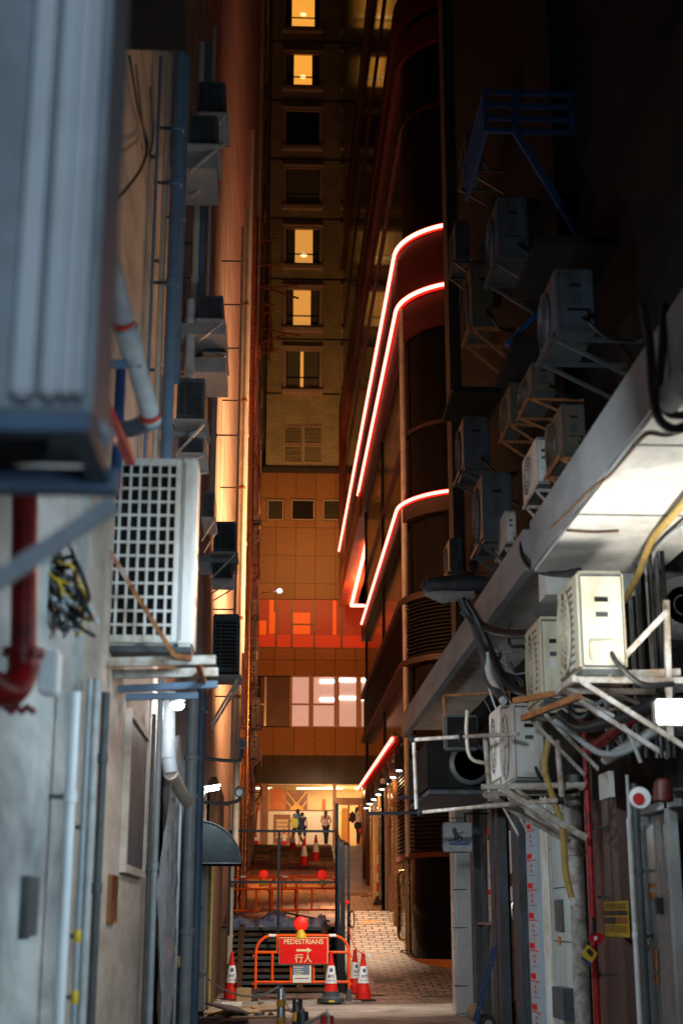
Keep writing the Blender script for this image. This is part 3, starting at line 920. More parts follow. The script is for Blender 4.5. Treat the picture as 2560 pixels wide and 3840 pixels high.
# ================================================================== AIR CONDITIONERS
def make_ac(casing_mat, style=0, brk='whitesteel', stk='paper'):
    t = thing('air_conditioner', 'proto', 'air conditioner')
    ORG[t.name] = Vector((0, 0, 0))
    W, D, H = .84, .34, .62
    cs = mesh('casing', MB().rbox((-W/2, -D/2, .03), (W/2, D/2, H), .018, 2), casing_mat, t, True)
    mesh('base_tray', MB().box((-W/2 + .01, -D/2 + .01, 0), (W/2 - .01, D/2 - .01, .032)), 'darkpipe', t)
    # fan opening and its guard on the front (-Y)
    fc = (-.11, -D/2 - .002, H/2 + .01)
    mesh('fan_opening', MB().lathe([(.245, -.004), (.245, .006)], (fc[0], fc[1], fc[2]), 28, 'y'), 'void', t)
    mb = MB()
    for r in (.06, .105, .15, .195, .25):
        pts = [(fc[0] + r*math.cos(a*PI/12), fc[1] - .012, fc[2] + r*math.sin(a*PI/12)) for a in range(25)]
        mb.tube(pts, .0055 if r < .25 else .011, 5, False)
    for k in range(10):
        a = k * PI / 5
        mb.bar((fc[0] + .03*math.cos(a), fc[1] - .012, fc[2] + .03*math.sin(a)), (fc[0] + .25*math.cos(a), fc[1] - .012, fc[2] + .25*math.sin(a)), .007)
    mb.lathe([(.04, -.02), (.04, -.008)], (fc[0], fc[1], fc[2]), 12, 'y')
    mesh('fan_guard', mb, casing_mat, t)
    # side service panels on both ends
    for s in (1, -1):
        x = s * W/2
        mb = MB()
        mb.rbox((x, -.10, .07), (x + s*.035, .10, .20), .012) if s > 0 else mb.rbox((x + s*.035, -.10, .07), (x, .10, .20), .012)
        cv = mesh('valve_cover', mb, casing_mat, t, True)
        mesh('carry_handle', MB().box((x - s*.004, -.05, .43), (x + s*.004, .05, .46)), 'void', t)
        mesh('rating_plate', MB().box((x, -.045, .34), (x + s*.003, .045, .37)), 'darkpipe', t)
        mesh('sticker', MB().box((x, -.045, .25), (x + s*.003, .045, .325)), stk, t)
        mb = MB()
        for z in (.04, .585): mb.box((x, -D/2 + .02, z), (x + s*.006, D/2 - .02, z + .012))
        for yy in (-.15, .15): mb.box((x, yy - .004, .05), (x + s*.005, yy + .004, .585))
        mesh('panel_seam', mb, 'oldac', t)
    if style:
        mb = MB()
        for i in range(12): mb.box((-W/2 + .03, -D/2 - .004, .05 + i*.045), (W/2 - .2, -D/2, .062 + i*.045))
        mesh('front_slats', mb, 'oldac', t)
    # wall bracket
    mb = MB()
    for s in (-.3, .3):
        mb.bar((s, -D/2 - .05, -.02), (s, D/2 + .42, -.02), .035)
        mb.bar((s, -D/2 + .02, -.03), (s, D/2 + .42, -.42), .03)
    mb.bar((-.36, -D/2 - .04, -.0185), (.36, -D/2 - .04, -.0185), .034)
    mesh('bracket', mb, brk, t)
    mb = MB()
    mb.tube(curve_pts([(W/2 + .03, .05, .12), (W/2 + .09, .08, .05), (W/2 + .04, .25, -.06), (W/2 - .05, .5, -.05)], 6), .018, 7)
    mesh('refrigerant_pipe', mb, 'dark', t, True)
    return t
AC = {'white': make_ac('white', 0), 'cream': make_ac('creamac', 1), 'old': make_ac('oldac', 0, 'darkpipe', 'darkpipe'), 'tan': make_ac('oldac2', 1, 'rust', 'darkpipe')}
for a in AC.values(): a.location = (0, -40, 0)
def place_ac(kind, px0, px1, yt, yb, xa, side, label, w=.82, group=None):
    ym = (yt + yb) / 2
    near = px0 if side > 0 else px1
    Y = U(near, ym, X=xa).y
    xb = U(px1 if side > 0 else px0, ym, Y=Y).x
    dep = abs(xb - xa)
    zb_, zt_ = U(near, yb, Y=Y).z, U(near, yt, Y=Y).z
    return dup(AC[kind], ((xa + xb) / 2, Y + w / 2, zb_), R(-90) if side > 0 else R(90), (w / .84, dep / .34, (zt_ - zb_) / .62), label, group)
GR = 'air conditioners on the dark right wall'
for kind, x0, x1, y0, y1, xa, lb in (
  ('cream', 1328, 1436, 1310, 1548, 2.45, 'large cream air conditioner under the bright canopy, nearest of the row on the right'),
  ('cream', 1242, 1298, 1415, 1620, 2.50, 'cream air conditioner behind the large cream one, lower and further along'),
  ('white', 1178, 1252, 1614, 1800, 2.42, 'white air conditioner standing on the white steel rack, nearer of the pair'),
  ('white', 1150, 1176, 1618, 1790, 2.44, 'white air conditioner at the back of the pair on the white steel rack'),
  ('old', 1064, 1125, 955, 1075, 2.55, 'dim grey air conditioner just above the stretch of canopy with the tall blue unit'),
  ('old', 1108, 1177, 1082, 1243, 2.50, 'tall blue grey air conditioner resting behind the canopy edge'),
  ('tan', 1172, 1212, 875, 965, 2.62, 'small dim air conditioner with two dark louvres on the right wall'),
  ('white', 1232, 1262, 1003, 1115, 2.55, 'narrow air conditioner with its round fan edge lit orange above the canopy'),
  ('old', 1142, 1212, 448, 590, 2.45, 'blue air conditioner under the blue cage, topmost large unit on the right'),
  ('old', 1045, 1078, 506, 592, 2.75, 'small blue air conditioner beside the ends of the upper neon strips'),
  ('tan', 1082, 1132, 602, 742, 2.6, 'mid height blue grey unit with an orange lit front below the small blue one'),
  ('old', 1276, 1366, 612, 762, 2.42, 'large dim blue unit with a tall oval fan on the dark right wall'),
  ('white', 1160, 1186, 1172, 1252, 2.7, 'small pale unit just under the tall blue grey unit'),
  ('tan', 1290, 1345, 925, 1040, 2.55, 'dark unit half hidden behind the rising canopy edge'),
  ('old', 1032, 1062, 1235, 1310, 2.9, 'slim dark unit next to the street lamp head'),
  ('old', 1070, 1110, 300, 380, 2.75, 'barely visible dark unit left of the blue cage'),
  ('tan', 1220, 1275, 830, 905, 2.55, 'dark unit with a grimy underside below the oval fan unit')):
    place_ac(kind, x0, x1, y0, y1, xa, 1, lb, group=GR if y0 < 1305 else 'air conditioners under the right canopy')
# slabs that carry some of the dark units
for k, (x0, x1, y, X0) in enumerate(((1130, 1232, 470, 2.5), (1040, 1150, 900, 2.6), (1180, 1285, 790, 2.5), (1080, 1170, 620, 2.7), (1230, 1330, 560, 2.5))):
    p = U(x0, y, X=X0 + 0)
    one('concrete_ledge', MB().box((X0, p.y, p.z), (WR, p.y + 1.3, p.z + .09)), 'concrete',
        ['yellowish concrete ledge below the topmost blue unit', 'concrete ledge above the dim grey unit near the canopy', 'concrete ledge under the large oval fan unit', 'concrete ledge beside the mid height blue unit', 'high concrete ledge right of the topmost blue unit'][k], 'ledge', 'ledges on the dark right wall')
# blue cage
cg = thing('balcony_cage', 'blue painted steel cage high on the dark right wall', 'cage', U(1115, 300, X=2.3))
a = U(1115, 300, X=2.3); top = U(1115, 212, Y=a.y).z
bl = [(2.3, WR - .05)]
mb = MB()
for z in (a.z, a.z + (top - a.z)*.33, a.z + (top - a.z)*.66, top):
    mb.bar((2.3, a.y, z), (WR, a.y, z), .05); mb.bar((2.3, a.y, z), (2.3, a.y + 1.6, z), .05)
for x in (2.3, 2.62, WR - .03): mb.bar((x, a.y - .02, a.z - .03), (x, a.y - .02, top + .03), .06)
mb.bar((2.3, a.y + 1.6, a.z), (2.3, a.y + 1.6, top), .05)
mesh('frame', mb, 'bluepaint', cg)
mesh('strut', MB().bar((2.62, a.y - .02, a.z), (WR, a.y - .02, a.z - 1.3), .07), 'bluepaint', cg)
mesh('strut', MB().bar((WR, a.y - .02, a.z - 1.7), (2.45, a.y - .02, a.z - 2.6), .06), 'bluepaint', cg)

# left side boxed window units
def make_wac():
    t = thing('window_air_conditioner', 'proto', 'air conditioner'); ORG[t.name] = Vector((0, 0, 0))
    W, D, H = .62, .5, .5
    mesh('casing', MB().rbox((-W/2, -D/2, .02), (W/2, D/2, H), .015), 'oldac', t, True)
    for s in (-1, 1):
        x = s * W/2
        lv = mesh('louvre_panel', MB().box((x, -D/2 + .04, .06), (x + s*.004, D/2 - .17, H - .05)).box((x, D/2 - .15, .06), (x + s*.004, D/2 - .04, H - .05)), 'void', t)
        mb = MB()
        for i in range(13): mb.box((x + s*.004, -D/2 + .04, .075 + i*.03), (x + s*.012, D/2 - .04, .083 + i*.03))
        mesh('louvres', mb, 'oldac', lv)
    mesh('front_grille', MB().box((-W/2 + .04, -D/2 - .006, .07), (W/2 - .04, -D/2, H - .05)), 'louvre', t)
    mb = MB().box((-W/2 - .04, -D/2 - .06, -.03), (W/2 + .04, D/2 + .04, .0))
    mesh('shelf', mb, 'canopyc', t)
    mesh('brace', MB().bar((-W/2 + .05, -D/2, -.03), (-W/2 + .05, D/2, -.4), .03), 'whitesteel', t)
    mesh('brace', MB().bar((W/2 - .05, -D/2, -.03), (W/2 - .05, D/2, -.4), .03), 'whitesteel', t)
    return t
WAC = make_wac()
def place_wac(x0, x1, yt, yb, xa, label, w=.62):
    ym = (yt + yb) / 2
    Y = U(x1, ym, X=xa).y; xb = U(x0, ym, Y=Y).x; dep = abs(xb - xa)
    zb_, zt_ = U(x1, yb, Y=Y).z, U(x1, yt, Y=Y).z
    return dup(WAC, ((xa + xb)/2, Y + w/2, zb_), R(90), (w/.62, dep/.5, (zt_ - zb_)/.5), label, 'box air conditioners on the left wall')
for a in ((455, 517, 187, 262, -.62, 'black box air conditioner, topmost on the left wall'),
          (436, 499, 264, 335, -.66, 'blue louvred box air conditioner near the top of the left wall'),
          (456, 512, 678, 735, -.62, 'dark box air conditioner with a red top edge beside the salmon wall'),
          (470, 518, 768, 812, -.60, 'box air conditioner on a thick concrete shelf under the red edged one'),
          (406, 470, 868, 965, -.72, 'wide two paned box air conditioner above the big gridded condenser'),
          (410, 468, 1008, 1042, -.72, 'low box air conditioner directly above the big gridded condenser'),
          (466, 493, 1128, 1190, -.70, 'narrow box air conditioner right of the gridded condenser top'),
          (490, 541, 1198, 1268, -.58, 'purple blue box with a white window lattice on the left wall'),
          (488, 548, 1410, 1550, -.58, 'tall grey louvred box air conditioner, lowest large one on the left wall'),
          (488, 534, 1292, 1330, -.62, 'flat box air conditioner between the white lattice box and the tall grey one')):
    place_wac(*a[:5], label=a[5])
# thick shelves on the left wall
for k, (x0, x1, yt, yb, xa) in enumerate(((436, 499, 337, 388, -.66), (456, 520, 737, 768, -.58), (478, 520, 815, 856, -.58), (406, 472, 966, 1006, -.72), (488, 543, 1268, 1292, -.57))):
    Y = U(x1, yt, X=xa).y; Z0, Z1 = U(x1, yb, Y=Y).z, U(x1, yt, Y=Y).z
    one('concrete_shelf', MB().box((WX, Y, Z0), (xa, Y + .8, Z1 - .035)), 'canopyc', ['olive concrete box shelf under the blue louvred unit', 'upper of the two thick shelves beside the salmon wall', 'lower of the two thick shelves beside the salmon wall', 'cream shelf with a blue edge above the gridded condenser', 'shelf under the white lattice box'][k], 'shelf', 'concrete shelves on the left wall')

# the big condenser with a square grid, facing the camera
Yc = 9.9
a = U(232, 1482, Y=Yc); b = U(455, 1050, Y=Yc)
t = thing('condenser_unit', 'big white condenser with a square plastic grid, on a rusty bracket on the left wall', 'air conditioner', (a.x, Yc, a.z), 'large condensers on the left')
X0, X1, Z0, Z1 = a.x, b.x, a.z, b.z
gx1 = U(408, 1300, Y=Yc).x
mb = MB()
mb.rbox((gx1, Yc, Z0), (X1 - .0, Yc + .38, Z1), .02)
mb.box((X0, Yc + .06, Z0 + .01), (gx1, Yc + .38, Z1 - .01))
mesh('casing', mb, 'white', t, True)
mesh('coil', MB().box((X0 + .03, Yc + .05, Z0 + .05), (gx1 - .002, Yc + .058, Z1 - .05)), 'void', t)
mb = MB(); cols, rows = 7, 13
gw = gx1 - X0
for i in range(cols + 1):
    x = X0 + .02 + (gw - .03) * i / cols; hw = .008 if 0 < i < cols else .02
    mb.box((x - hw, Yc, Z0 + .03), (x + hw, Yc + .03, Z1 - .03))
for j in range(rows + 1):
    z = Z0 + .05 + (Z1 - Z0 - .09) * j / rows; hw = .008 if 0 < j < rows else .026
    mb.box((X0, Yc + .004, z - hw), (gx1, Yc + .026, z + hw))
mesh('square_grid', mb, 'white', t)
mb = MB()
for zz in (.35, .7): mb.box((X1 - .001, Yc + .05, Z0 + zz), (X1 + .004, Yc + .33, Z0 + zz + .012))
mb.box((gx1 + .03, Yc - .003, Z0 + .04), (gx1 + .036, Yc, Z1 - .04))
mesh('panel_seam', mb, 'oldac', t)
mesh('base_tray', MB().box((X0 + .01, Yc + .02, Z0 - .04), (X1 - .01, Yc + .36, Z0 - .002)), 'darkpipe', t)
tb = thing('steel_bracket', 'white steel bracket with a rusty diagonal strut carrying the gridded condenser', 'bracket', (X0, Yc, Z0 - .1))
Yb = Yc - .12
pa, pb = U(150, 1524, Y=Yb), U(495, 1516, Y=Yb)
mesh('beam', MB().bar(pa, pb, .05, .06), 'whitesteel', tb)
mesh('beam', MB().bar(pa + Vector((0, .5, 0)), pb + Vector((0, .5, 0)), .05, .06), 'whitesteel', tb)
mesh('cross_bar', MB().bar(U(225, 1585, Y=10.6), U(500, 1572, Y=10.6), .05, .05), 'bluepipe', tb)
mesh('cross_bar', MB().bar(U(215, 1602, Y=11.2), U(455, 1598, Y=11.2), .05, .05), 'bluepipe', tb)
mesh('side_rail', MB().bar(pb + Vector((-.12, 0, -.02)), pb + Vector((-.12, 1.2, -.02)), .04, .04), 'rust', tb)
s0, s1, s2 = U(205, 1185, Y=Yb - .06), U(300, 1345, Y=Yb - .06), U(402, 1508, Y=Yb - .06)
mesh('strut', MB().bar(s0, s1, .055, .03), 'rustpaint', tb, label='pale pink painted upper strut')
mesh('strut', MB().bar(s1, s2, .055, .03).bar(s2, U(440, 1512, Y=Yb - .06), .05, .035), 'rust', tb, label='rusty orange lower strut')

# foreground unit, far out of focus
nx = U(212, 800, Y=3.3)
zb_ = U(215, 945, Y=3.3).z
t = thing('foreground_condenser', 'out of focus ribbed metal cabinet hanging closest to the camera at top left', 'air conditioner', (nx.x - .3, 3.7, zb_), 'large condensers on the left')
XR1 = nx.x
mesh('casing', MB().rbox((WX, 3.34, zb_), (XR1, 3.75, zb_ + 2.6), .02), 'greypipe', t, True)
mb = MB()
for px, wd in ((80, .05), (140, .04), (175, .03), (202, .02)):
    x = U(px, 500, Y=3.3).x
    mb.rbox((x - wd/2, 3.27, zb_ + .03), (x + wd/2, 3.345, zb_ + 2.6), .012)
mesh('ribs', mb, 'whitepipe', t, True)

mesh('base_frame', MB().box((WX, 3.3, zb_ - .05), (XR1 + .005, 3.36, zb_ - .005)).box((XR1 - .05, 3.36, zb_ - .05), (XR1 + .005, 3.74, zb_ - .005)).box((WX, 3.74, zb_ - .07), (XR1 + .03, 3.8, zb_ - .005)), 'bluepipe', t)
mb = MB(); mb.lathe([(.17, -.02), (.17, .0)], (XR1 - .3, 3.52, zb_ - .003), 20); mesh('drain_opening', mb, 'void', t)
mb = MB(); mb.tube(curve_pts([U(40, 1000, Y=3.5), U(110, 930, Y=3.5), U(190, 950, Y=3.5), U(250, 1010, Y=3.6), U(150, 1010, Y=3.6)], 6), .018, 8); mesh('loose_cable', mb, 'plastic_sheet', t, True)
one('diagonal_brace', MB().bar(U(-30, 1350, Y=3.7), U(262, 1160, Y=3.8), .045, .05), 'greypipe', 'blurred blue grey diagonal brace crossing the red pipe', 'brace')
# pipes
def vpipe(px, rpx, yt, yb, Xc, mat, label, name='drain_pipe', group='pipes down the left wall', collars=(), cmat='greypipe'):
    ym = (yt + yb) / 2
    c = U(px, ym, X=Xc); zt_ = U(px, yt, Y=c.y).z; zb_ = max(0, U(px, yb, Y=c.y).z)
    if yb >= 2340: zb_ = 0
    r = rpx / ppm(c.y, c.z)
    o = one(name, MB().tube([(c.x, c.y, zb_), (c.x, c.y, zt_)], r, 16), mat, label, 'pipe', group, True)
    for k in collars:
        z = U(px, k, Y=c.y).z
        mesh('collar', MB().lathe([(r * 1.02, z - .035), (r * 1.22, z - .03), (r * 1.22, z + .03), (r * 1.02, z + .035)], (c.x, c.y, 0), 16), cmat if cmat != 'greypipe' else mat, o, True, org=ORG[o.name])
        mesh('clip', MB().box((min(c.x, WX if c.x < 1 else WR), c.y - .012, z - .012), (max(c.x, WX if c.x < 1 else WR), c.y + .012, z + .012)), 'darkpipe', o, org=ORG[o.name])
    return o
vpipe(155, 13, 1590, 2352, -1.04, 'whitepipe', 'thick white pipe, leftmost of the bundle under the white junction box', collars=(1830,))
vpipe(188, 7, 1560, 2352, -1.07, 'greypipe', 'thin grey pipe with a yellow tape mark in the left bundle', collars=(2150, 2290), cmat='yellow')
vpipe(205, 9, 1560, 2352, -1.05, 'pvc', 'pale pipe right of the yellow taped one in the left bundle', collars=(1900,))
vpipe(226, 10, 1590, 2352, -1.06, 'darkpipe', 'dark blue pipe standing alone beside the copper slot plate', collars=(1742, 2040))
vpipe(342, 5, 1640, 2352, -1.08, 'darkpipe', 'thin black pipe right of the recessed shutter', collars=(2000,))
vpipe(357, 7, 1560, 2352, -1.07, 'greypipe', 'slim grey pipe beside the plastic sheet', collars=(1990,))
vpipe(434, 14, 1590, 2352, -.98, 'greypipe', 'thick bright pipe that the sloping elbow joins', collars=(1740, 1830, 2140), name='soil_pipe')
vpipe(454, 11, 1560, 2352, -.95, 'bluepipe', 'dark blue pipe at the corner of the grey wall', collars=(1630, 2085), name='soil_pipe')
vpipe(397, 13, 100, 1130, -.95, 'bluepipe', 'tall thick blue pipe running up past the box units', collars=(295, 420, 650), name='soil_pipe')
vpipe(417, 8, 130, 880, -.98, 'bluepipe', 'thinner blue pipe touching the tall thick blue one', collars=(500,))
vpipe(247, 12, 60, 560, -1.0, 'bluepipe', 'out of focus deep blue pipe beside the foreground cabinet')
vpipe(272, 12, 850, 1120, -1.05, 'bluepaint', 'turquoise blue pipe behind the pale sloping pipe')
vpipe(372, 7, 130, 1130, -1.05, 'cream', 'thin rusty cream pipe left of the tall thick blue one', collars=(600, 850))
vpipe(350, 4, 130, 1130, -1.08, 'bluepipe', 'thinnest blue conduit on the orange lit wall', collars=(360,))
vpipe(452, 8, 100, 880, -.98, 'cream', 'orange lit pipe left of the black box units', collars=(640,))
vpipe(466, 8, 100, 870, -.94, 'bluepipe', 'dark blue pipe behind the blue louvred unit', collars=(560,))
vpipe(480, 4, 60, 1060, -.97, 'cream', 'hair thin pipe at the edge of the salmon wall', collars=(300,))
vpipe(490, 7, 840, 1180, -.96, 'smoothsalmon', 'salmon painted pipe below the thick shelves', collars=(1000,))
vpipe(437, 11, 690, 900, -.98, 'pvc', 'stubby pipe with a round hatch beside the box units', collars=(740, 860), name='soil_pipe')
GB = 'pipes at the far corner of the salmon wall'
vpipe(554, 7, 480, 1960, -.70, 'cream', 'cream painted pipe with rusty joints at the salmon corner', group=GB, collars=(700, 920, 1120, 1420, 1600), cmat='rust')
vpipe(566, 6, 300, 1500, -.68, 'smoothsalmon', 'salmon pipe right of the rusty jointed one', group=GB, collars=(1000, 1250))
vpipe(545, 3, 520, 1750, -.74, 'cream', 'thin cream conduit left of the rusty jointed pipe', group=GB, collars=(600, 800, 1000, 1200, 1400))
vpipe(574, 5, 500, 2250, -.66, 'bronze', 'brown pipe outermost at the salmon corner', group=GB, collars=(900, 1300, 1700))
vpipe(530, 7, 1800, 2290, -.85, 'cream', 'pipe standing on the ground behind the quarter round awning', group=GB, collars=(1850, 2150))
vpipe(546, 8, 1760, 2290, -.80, 'bronze', 'orange lit pipe beneath the lower camera', group=GB, collars=(1900, 2050))
vpipe(560, 5, 1760, 2100, -.76, 'cream', 'thin pipe next to the fence end', group=GB, collars=(1820, 1990))
# dense little fittings along that corner
rnd = random.Random(3)
for k in range(16):
    py = 560 + k * 84
    Y = 47 + rnd.uniform(-1.5, 3); c = U(580 + rnd.uniform(-6, 10), py, Y=Y)
    mb = MB(); 
    mb.tube(curve_pts([(XB_(Y), Y, c.z + .2), (c.x + .1, Y - .1, c.z + .25), (c.x + .12, Y, c.z - .1), (c.x - .05, Y, c.z - .3)], 5), .035, 6)
    mb.bar((XB_(Y), Y, c.z), (c.x + .18, Y, c.z), .04); mb.bar((c.x + .18, Y, c.z), (c.x + .18, Y, c.z - .35), .03); mb.bar((XB_(Y), Y, c.z - .35), (c.x + .18, Y, c.z - .02), .025)
    side = ['high', 'upper', 'middle', 'low'][k // 4]; nm = ['first', 'second', 'third', 'fourth'][k % 4]
    one('pipe_fitting', mb, 'cream' if k % 3 else 'rust', f'{nm} bent pipe fitting from the top in the {side} quarter of the salmon corner', 'pipe fitting', 'pipe fittings at the salmon corner', True)
for k in range(22):
    py = 520 + k * 62 + rnd.uniform(-15, 15)
    Y = 42 + rnd.uniform(-3, 7); x0 = 550 + rnd.uniform(-6, 26)
    c = U(x0, py, Y=Y); L = rnd.uniform(.5, 2.2); mb = MB()
    mb.tube(curve_pts([c, c + Vector((rnd.uniform(-.05, .1), 0, -L*.4)), c + Vector((rnd.uniform(-.1, .12), 0, -L*.8)), c + Vector((rnd.uniform(-.1, .14), .1, -L))], 4), rnd.uniform(.015, .035), 6)
    if k % 3 == 0: mb.bar(c + Vector((-.2, 0, -.3)), c + Vector((.12, 0, -.3)), .05, .03); mb.rbox(c + Vector((-.04, -.05, -.62)), c + Vector((.08, .05, -.4)), .01)
    one('conduit', mb, ['cream', 'rust', 'smoothsalmon', 'bronze', 'darkpipe'][k % 5], f"short {['cream', 'rusty', 'salmon', 'brown', 'black'][k % 5]} conduit at the salmon corner, number {k + 1} counted downwards", 'conduit', 'short conduits at the salmon corner', True)
# small units on the dark left building, seen edge on
for k, (y0, y1) in enumerate(((25, 60), (178, 225), (330, 372), (430, 492), (520, 560), (920, 965), (1180, 1195), (1200, 1245), (1515, 1575), (1602, 1668), (1690, 1745), (1375, 1415))):
    x1 = [584, 586, 590, 601, 590, 597, 598, 580, 592, 597, 594, 592][k]
    o = place_ac('cream', x1 - 20, x1, y0, y1, U(x1, (y0+y1)/2, Y=49.5 if k > 5 else 56).x, -1,
                 ['topmost', 'second highest', 'third highest', 'fourth highest', 'fifth highest, above the bamboo', 'lone, just under the bamboo scaffold', 'thin, beside the granite vents', 'beside the podium top row', 'gridded, beside the red windows', 'gridded, level with the lit white windows', 'lowest, above the pipes', 'beside the top of the red windows'][k] + ' small condenser edging the tower on the left', w=.8, group='small condensers between the salmon wall and the tower')
# bamboo scaffold with a corrugated sheet
sc = thing('bamboo_scaffold', 'broken bamboo scaffold jutting out before the tower windows', 'scaffold', U(600, 830, Y=50))
YB = 50.5
def bp(a, b, r=.045, dy=(0, 0)):
    return MB().tube([U(a[0], a[1], Y=YB + dy[0]), U(b[0], b[1], Y=YB + dy[1])], r, 7)
for a, b in (((566, 615), (655, 603)), ((566, 660), (620, 655)), ((566, 668), (685, 655)), ((618, 664), (685, 685)), ((560, 738), (632, 712)), ((600, 753), (690, 772)), ((590, 790), (655, 768)), ((560, 700), (628, 700)), ((575, 820), (640, 800)), ((606, 560), (602, 760)), ((622, 545), (618, 830)), ((566, 560), (640, 548)), ((596, 600), (600, 820))):
    mesh('bamboo_pole', bp(a, b, .04, (0, -.5)), 'bamboo', sc, True)
for k in range(9):
    x = 570 + k * 6.2
    mesh('bamboo_pole', bp((x, 700 + (k % 3) * 6), (x + 5, 800 - (k % 4) * 14 + 10), .055, (.5, .2)), 'bamboo', sc, True)
mb = MB(); n = 28
pts = [(564 + 52 * i / n, .05 * math.sin(i * 1.6)) for i in range(n + 1)]
vs = [U(x, 612, Y=YB + .8 + d) for x, d in pts] + [U(x - 2, 692, Y=YB + .3 + d) for x, d in pts]
mb.add(vs, [(i, i+1, n+2+i, n+1+i) for i in range(n)])
one('corrugated_sheet', mb, 'corrug', 'bluish corrugated metal sheet fixed to the bamboo scaffold', 'metal sheet')

# pale sloping pipe with red rings (near left)
t = thing('sloping_pipe', 'pale plastic pipe with red taped joints sloping down the left wall', 'pipe', U(290, 985, Y=8.2))
P = [U(222, 480, Y=7.0), U(288, 745, Y=7.6), U(350, 968, Y=8.2)]
mesh('pipe', MB().tube(P, .058, 16), 'pvc', t, True)
mesh('pipe_leg', MB().tube([P[2], U(300, 985, Y=8.6), U(262, 985, Y=9.0)], .055, 16), 'bluepipe', t, True)
for k, p in enumerate((U(283, 742, Y=7.58), U(345, 955, Y=8.15))):
    d = (P[1] - P[0]).normalized()
    mesh('red_ring', MB().tube([p - d * .012, p + d * .012], .066, 16), 'redring', t, True)
mesh('coupling', MB().tube([P[1] + d * .02, P[1] + d * .2], .07, 16), 'pvc', t, True)
mesh('clamp', MB().bar(U(215, 838, Y=7.8), U(325, 835, Y=7.8), .03, .05), 'bluepipe', t)
one('red_beam', MB().bar(U(215, 870, Y=7.2), U(300, 1060, Y=8.8), .06, .05), 'redpipe', 'dark red beam sloping down to the top of the gridded condenser', 'beam')
# red fire pipe with joint
t = thing('fire_pipe', 'blurred glossy red fire pipe with a bolted elbow at the left edge', 'pipe', U(55, 1560, Y=5.6))
c0, c1 = U(58, 1140, Y=5.6), U(55, 1500, Y=5.6)
mesh('pipe', MB().tube([c0, c1], .052, 18), 'redpipe', t, True)
mesh('elbow', MB().tube(curve_pts([c1, U(52, 1545, Y=5.6), U(20, 1590, Y=5.5), U(-40, 1560, Y=5.4)], 6), .062, 18), 'redpipe', t, True)
mesh('flange', MB().lathe([(.05, -.02), (.085, -.015), (.085, .015), (.05, .02)], c1, 12), 'redpipe', t, True)
mb = MB()
for k in range(6):
    q = U(15 + k * 12, 1625 + (k % 2) * 8, Y=5.55); mb.ball(q, .016, 8)
mesh('bolt', mb, 'redpipe', t, True)
one('junction_box', MB().rbox(U(86, 1592, Y=6.4), U(136, 1492, Y=6.4) + Vector((0, .12, 0)), .01), 'whitepipe', 'white junction box beside the red fire pipe elbow', 'electrical box', smooth=True)
# wire tangle
t = thing('wire_tangle', 'tangle of black and yellow green wires left of the gridded condenser', 'cables', U(150, 1450, Y=7.4))
rnd = random.Random(5)
for k in range(30):
    x0, y0 = rnd.uniform(90, 150), rnd.uniform(1265, 1390)
    pts = [U(x0, y0, Y=7.2)]
    for j in range(4): pts.append(U(x0 + 22*j + rnd.uniform(-16, 22), y0 + 34*j + rnd.uniform(-26, 26), Y=7.2 + rnd.uniform(-.1, .25)))
    mesh('wire', MB().tube(curve_pts(pts, 6), .007 if k % 7 == 0 else .012, 6), 'yellow' if k % 7 == 0 else ('greypipe' if k % 4 == 1 else 'dark'), t, True)
# hanging cable across the lit wall
one('hanging_cable', MB().tube(curve_pts([U(298, 130, X=-1.1), U(318, 250, X=-1.1), U(338, 330, X=-1.08), U(325, 385, X=-1.02), U(285, 440, X=-.95), U(240, 490, X=-.9), U(232, 540, X=-.88)], 8), .011, 7), 'dark', 'black cable looping across the orange lit plaster at upper left', 'cable', smooth=True)
one('hanging_cable', MB().tube(curve_pts([U(312, 150, X=-1.11), U(330, 300, X=-1.11), U(342, 360, X=-1.1), U(352, 300, X=-1.1), U(345, 200, X=-1.11)], 8), .009, 7), 'darkpipe', 'thinner grey cable hanging in a narrow loop beside the black one', 'cable', smooth=True)
# sloping elbow in the lower bundle
t = thing('elbow_pipe', 'fat grey pipe ending in a sloping elbow above the plastic sheet', 'pipe', U(385, 1800, Y=14))
q = [U(386, 1590, Y=14.6), U(386, 1735, Y=14.6), U(392, 1775, Y=14.6), U(412, 1812, Y=15.0), U(430, 1842, Y=15.4)]
mesh('pipe', MB().tube(q[:3], .075, 18), 'greypipe', t, True)
mesh('elbow', MB().tube(q[2:], [.075, .07, .065], 18), 'cream', t, True)
mesh('collar', MB().tube([q[1] + Vector((0, 0, .02)), q[1] - Vector((0, 0, .03))], .083, 18), 'greypipe', t, True)
# round bright bulb and plastic-wrapped panel
t = thing('bulkhead_lamp', 'small glowing white lamp between the pipes under the big condenser', 'lamp', U(407, 1632, Y=14.3))
lp = U(407, 1621, Y=14.2)
mesh('diffuser', MB().ball(lp, .06, 14, (1.2, 1, .75)), 'flood', t, True)
mesh('housing', MB().lathe([(.07, 0), (.085, .02), (.06, .06)], lp + Vector((0, 0, .035)), 14), 'darkpipe', t, True)
lamp('bulkhead_lamp_light', 'POINT', lp + Vector((.12, -.12, -.08)), 26, COOL, .05)
lamp('bulkhead_lamp_beam', 'SPOT', lp + Vector((.12, 0, -.08)), 420, COOL, .06, (3.3, 18.4, 1.3), 84, .8)
mb = MB(); nx_, nz_ = 14, 26; vs = []
rnd = random.Random(9)
for j in range(nz_ + 1):
    for i in range(nx_ + 1):
        Y = 14.6 + 1.9 * i / nx_; z = .0 + 3.35 * j / nz_
        vs.append((-1.07 + .05 * math.sin(i * 1.3 + j * .35) * (.4 + j / nz_) + rnd.uniform(-.012, .012), Y, z + .1 * math.sin(i * .9) * (j / nz_)))
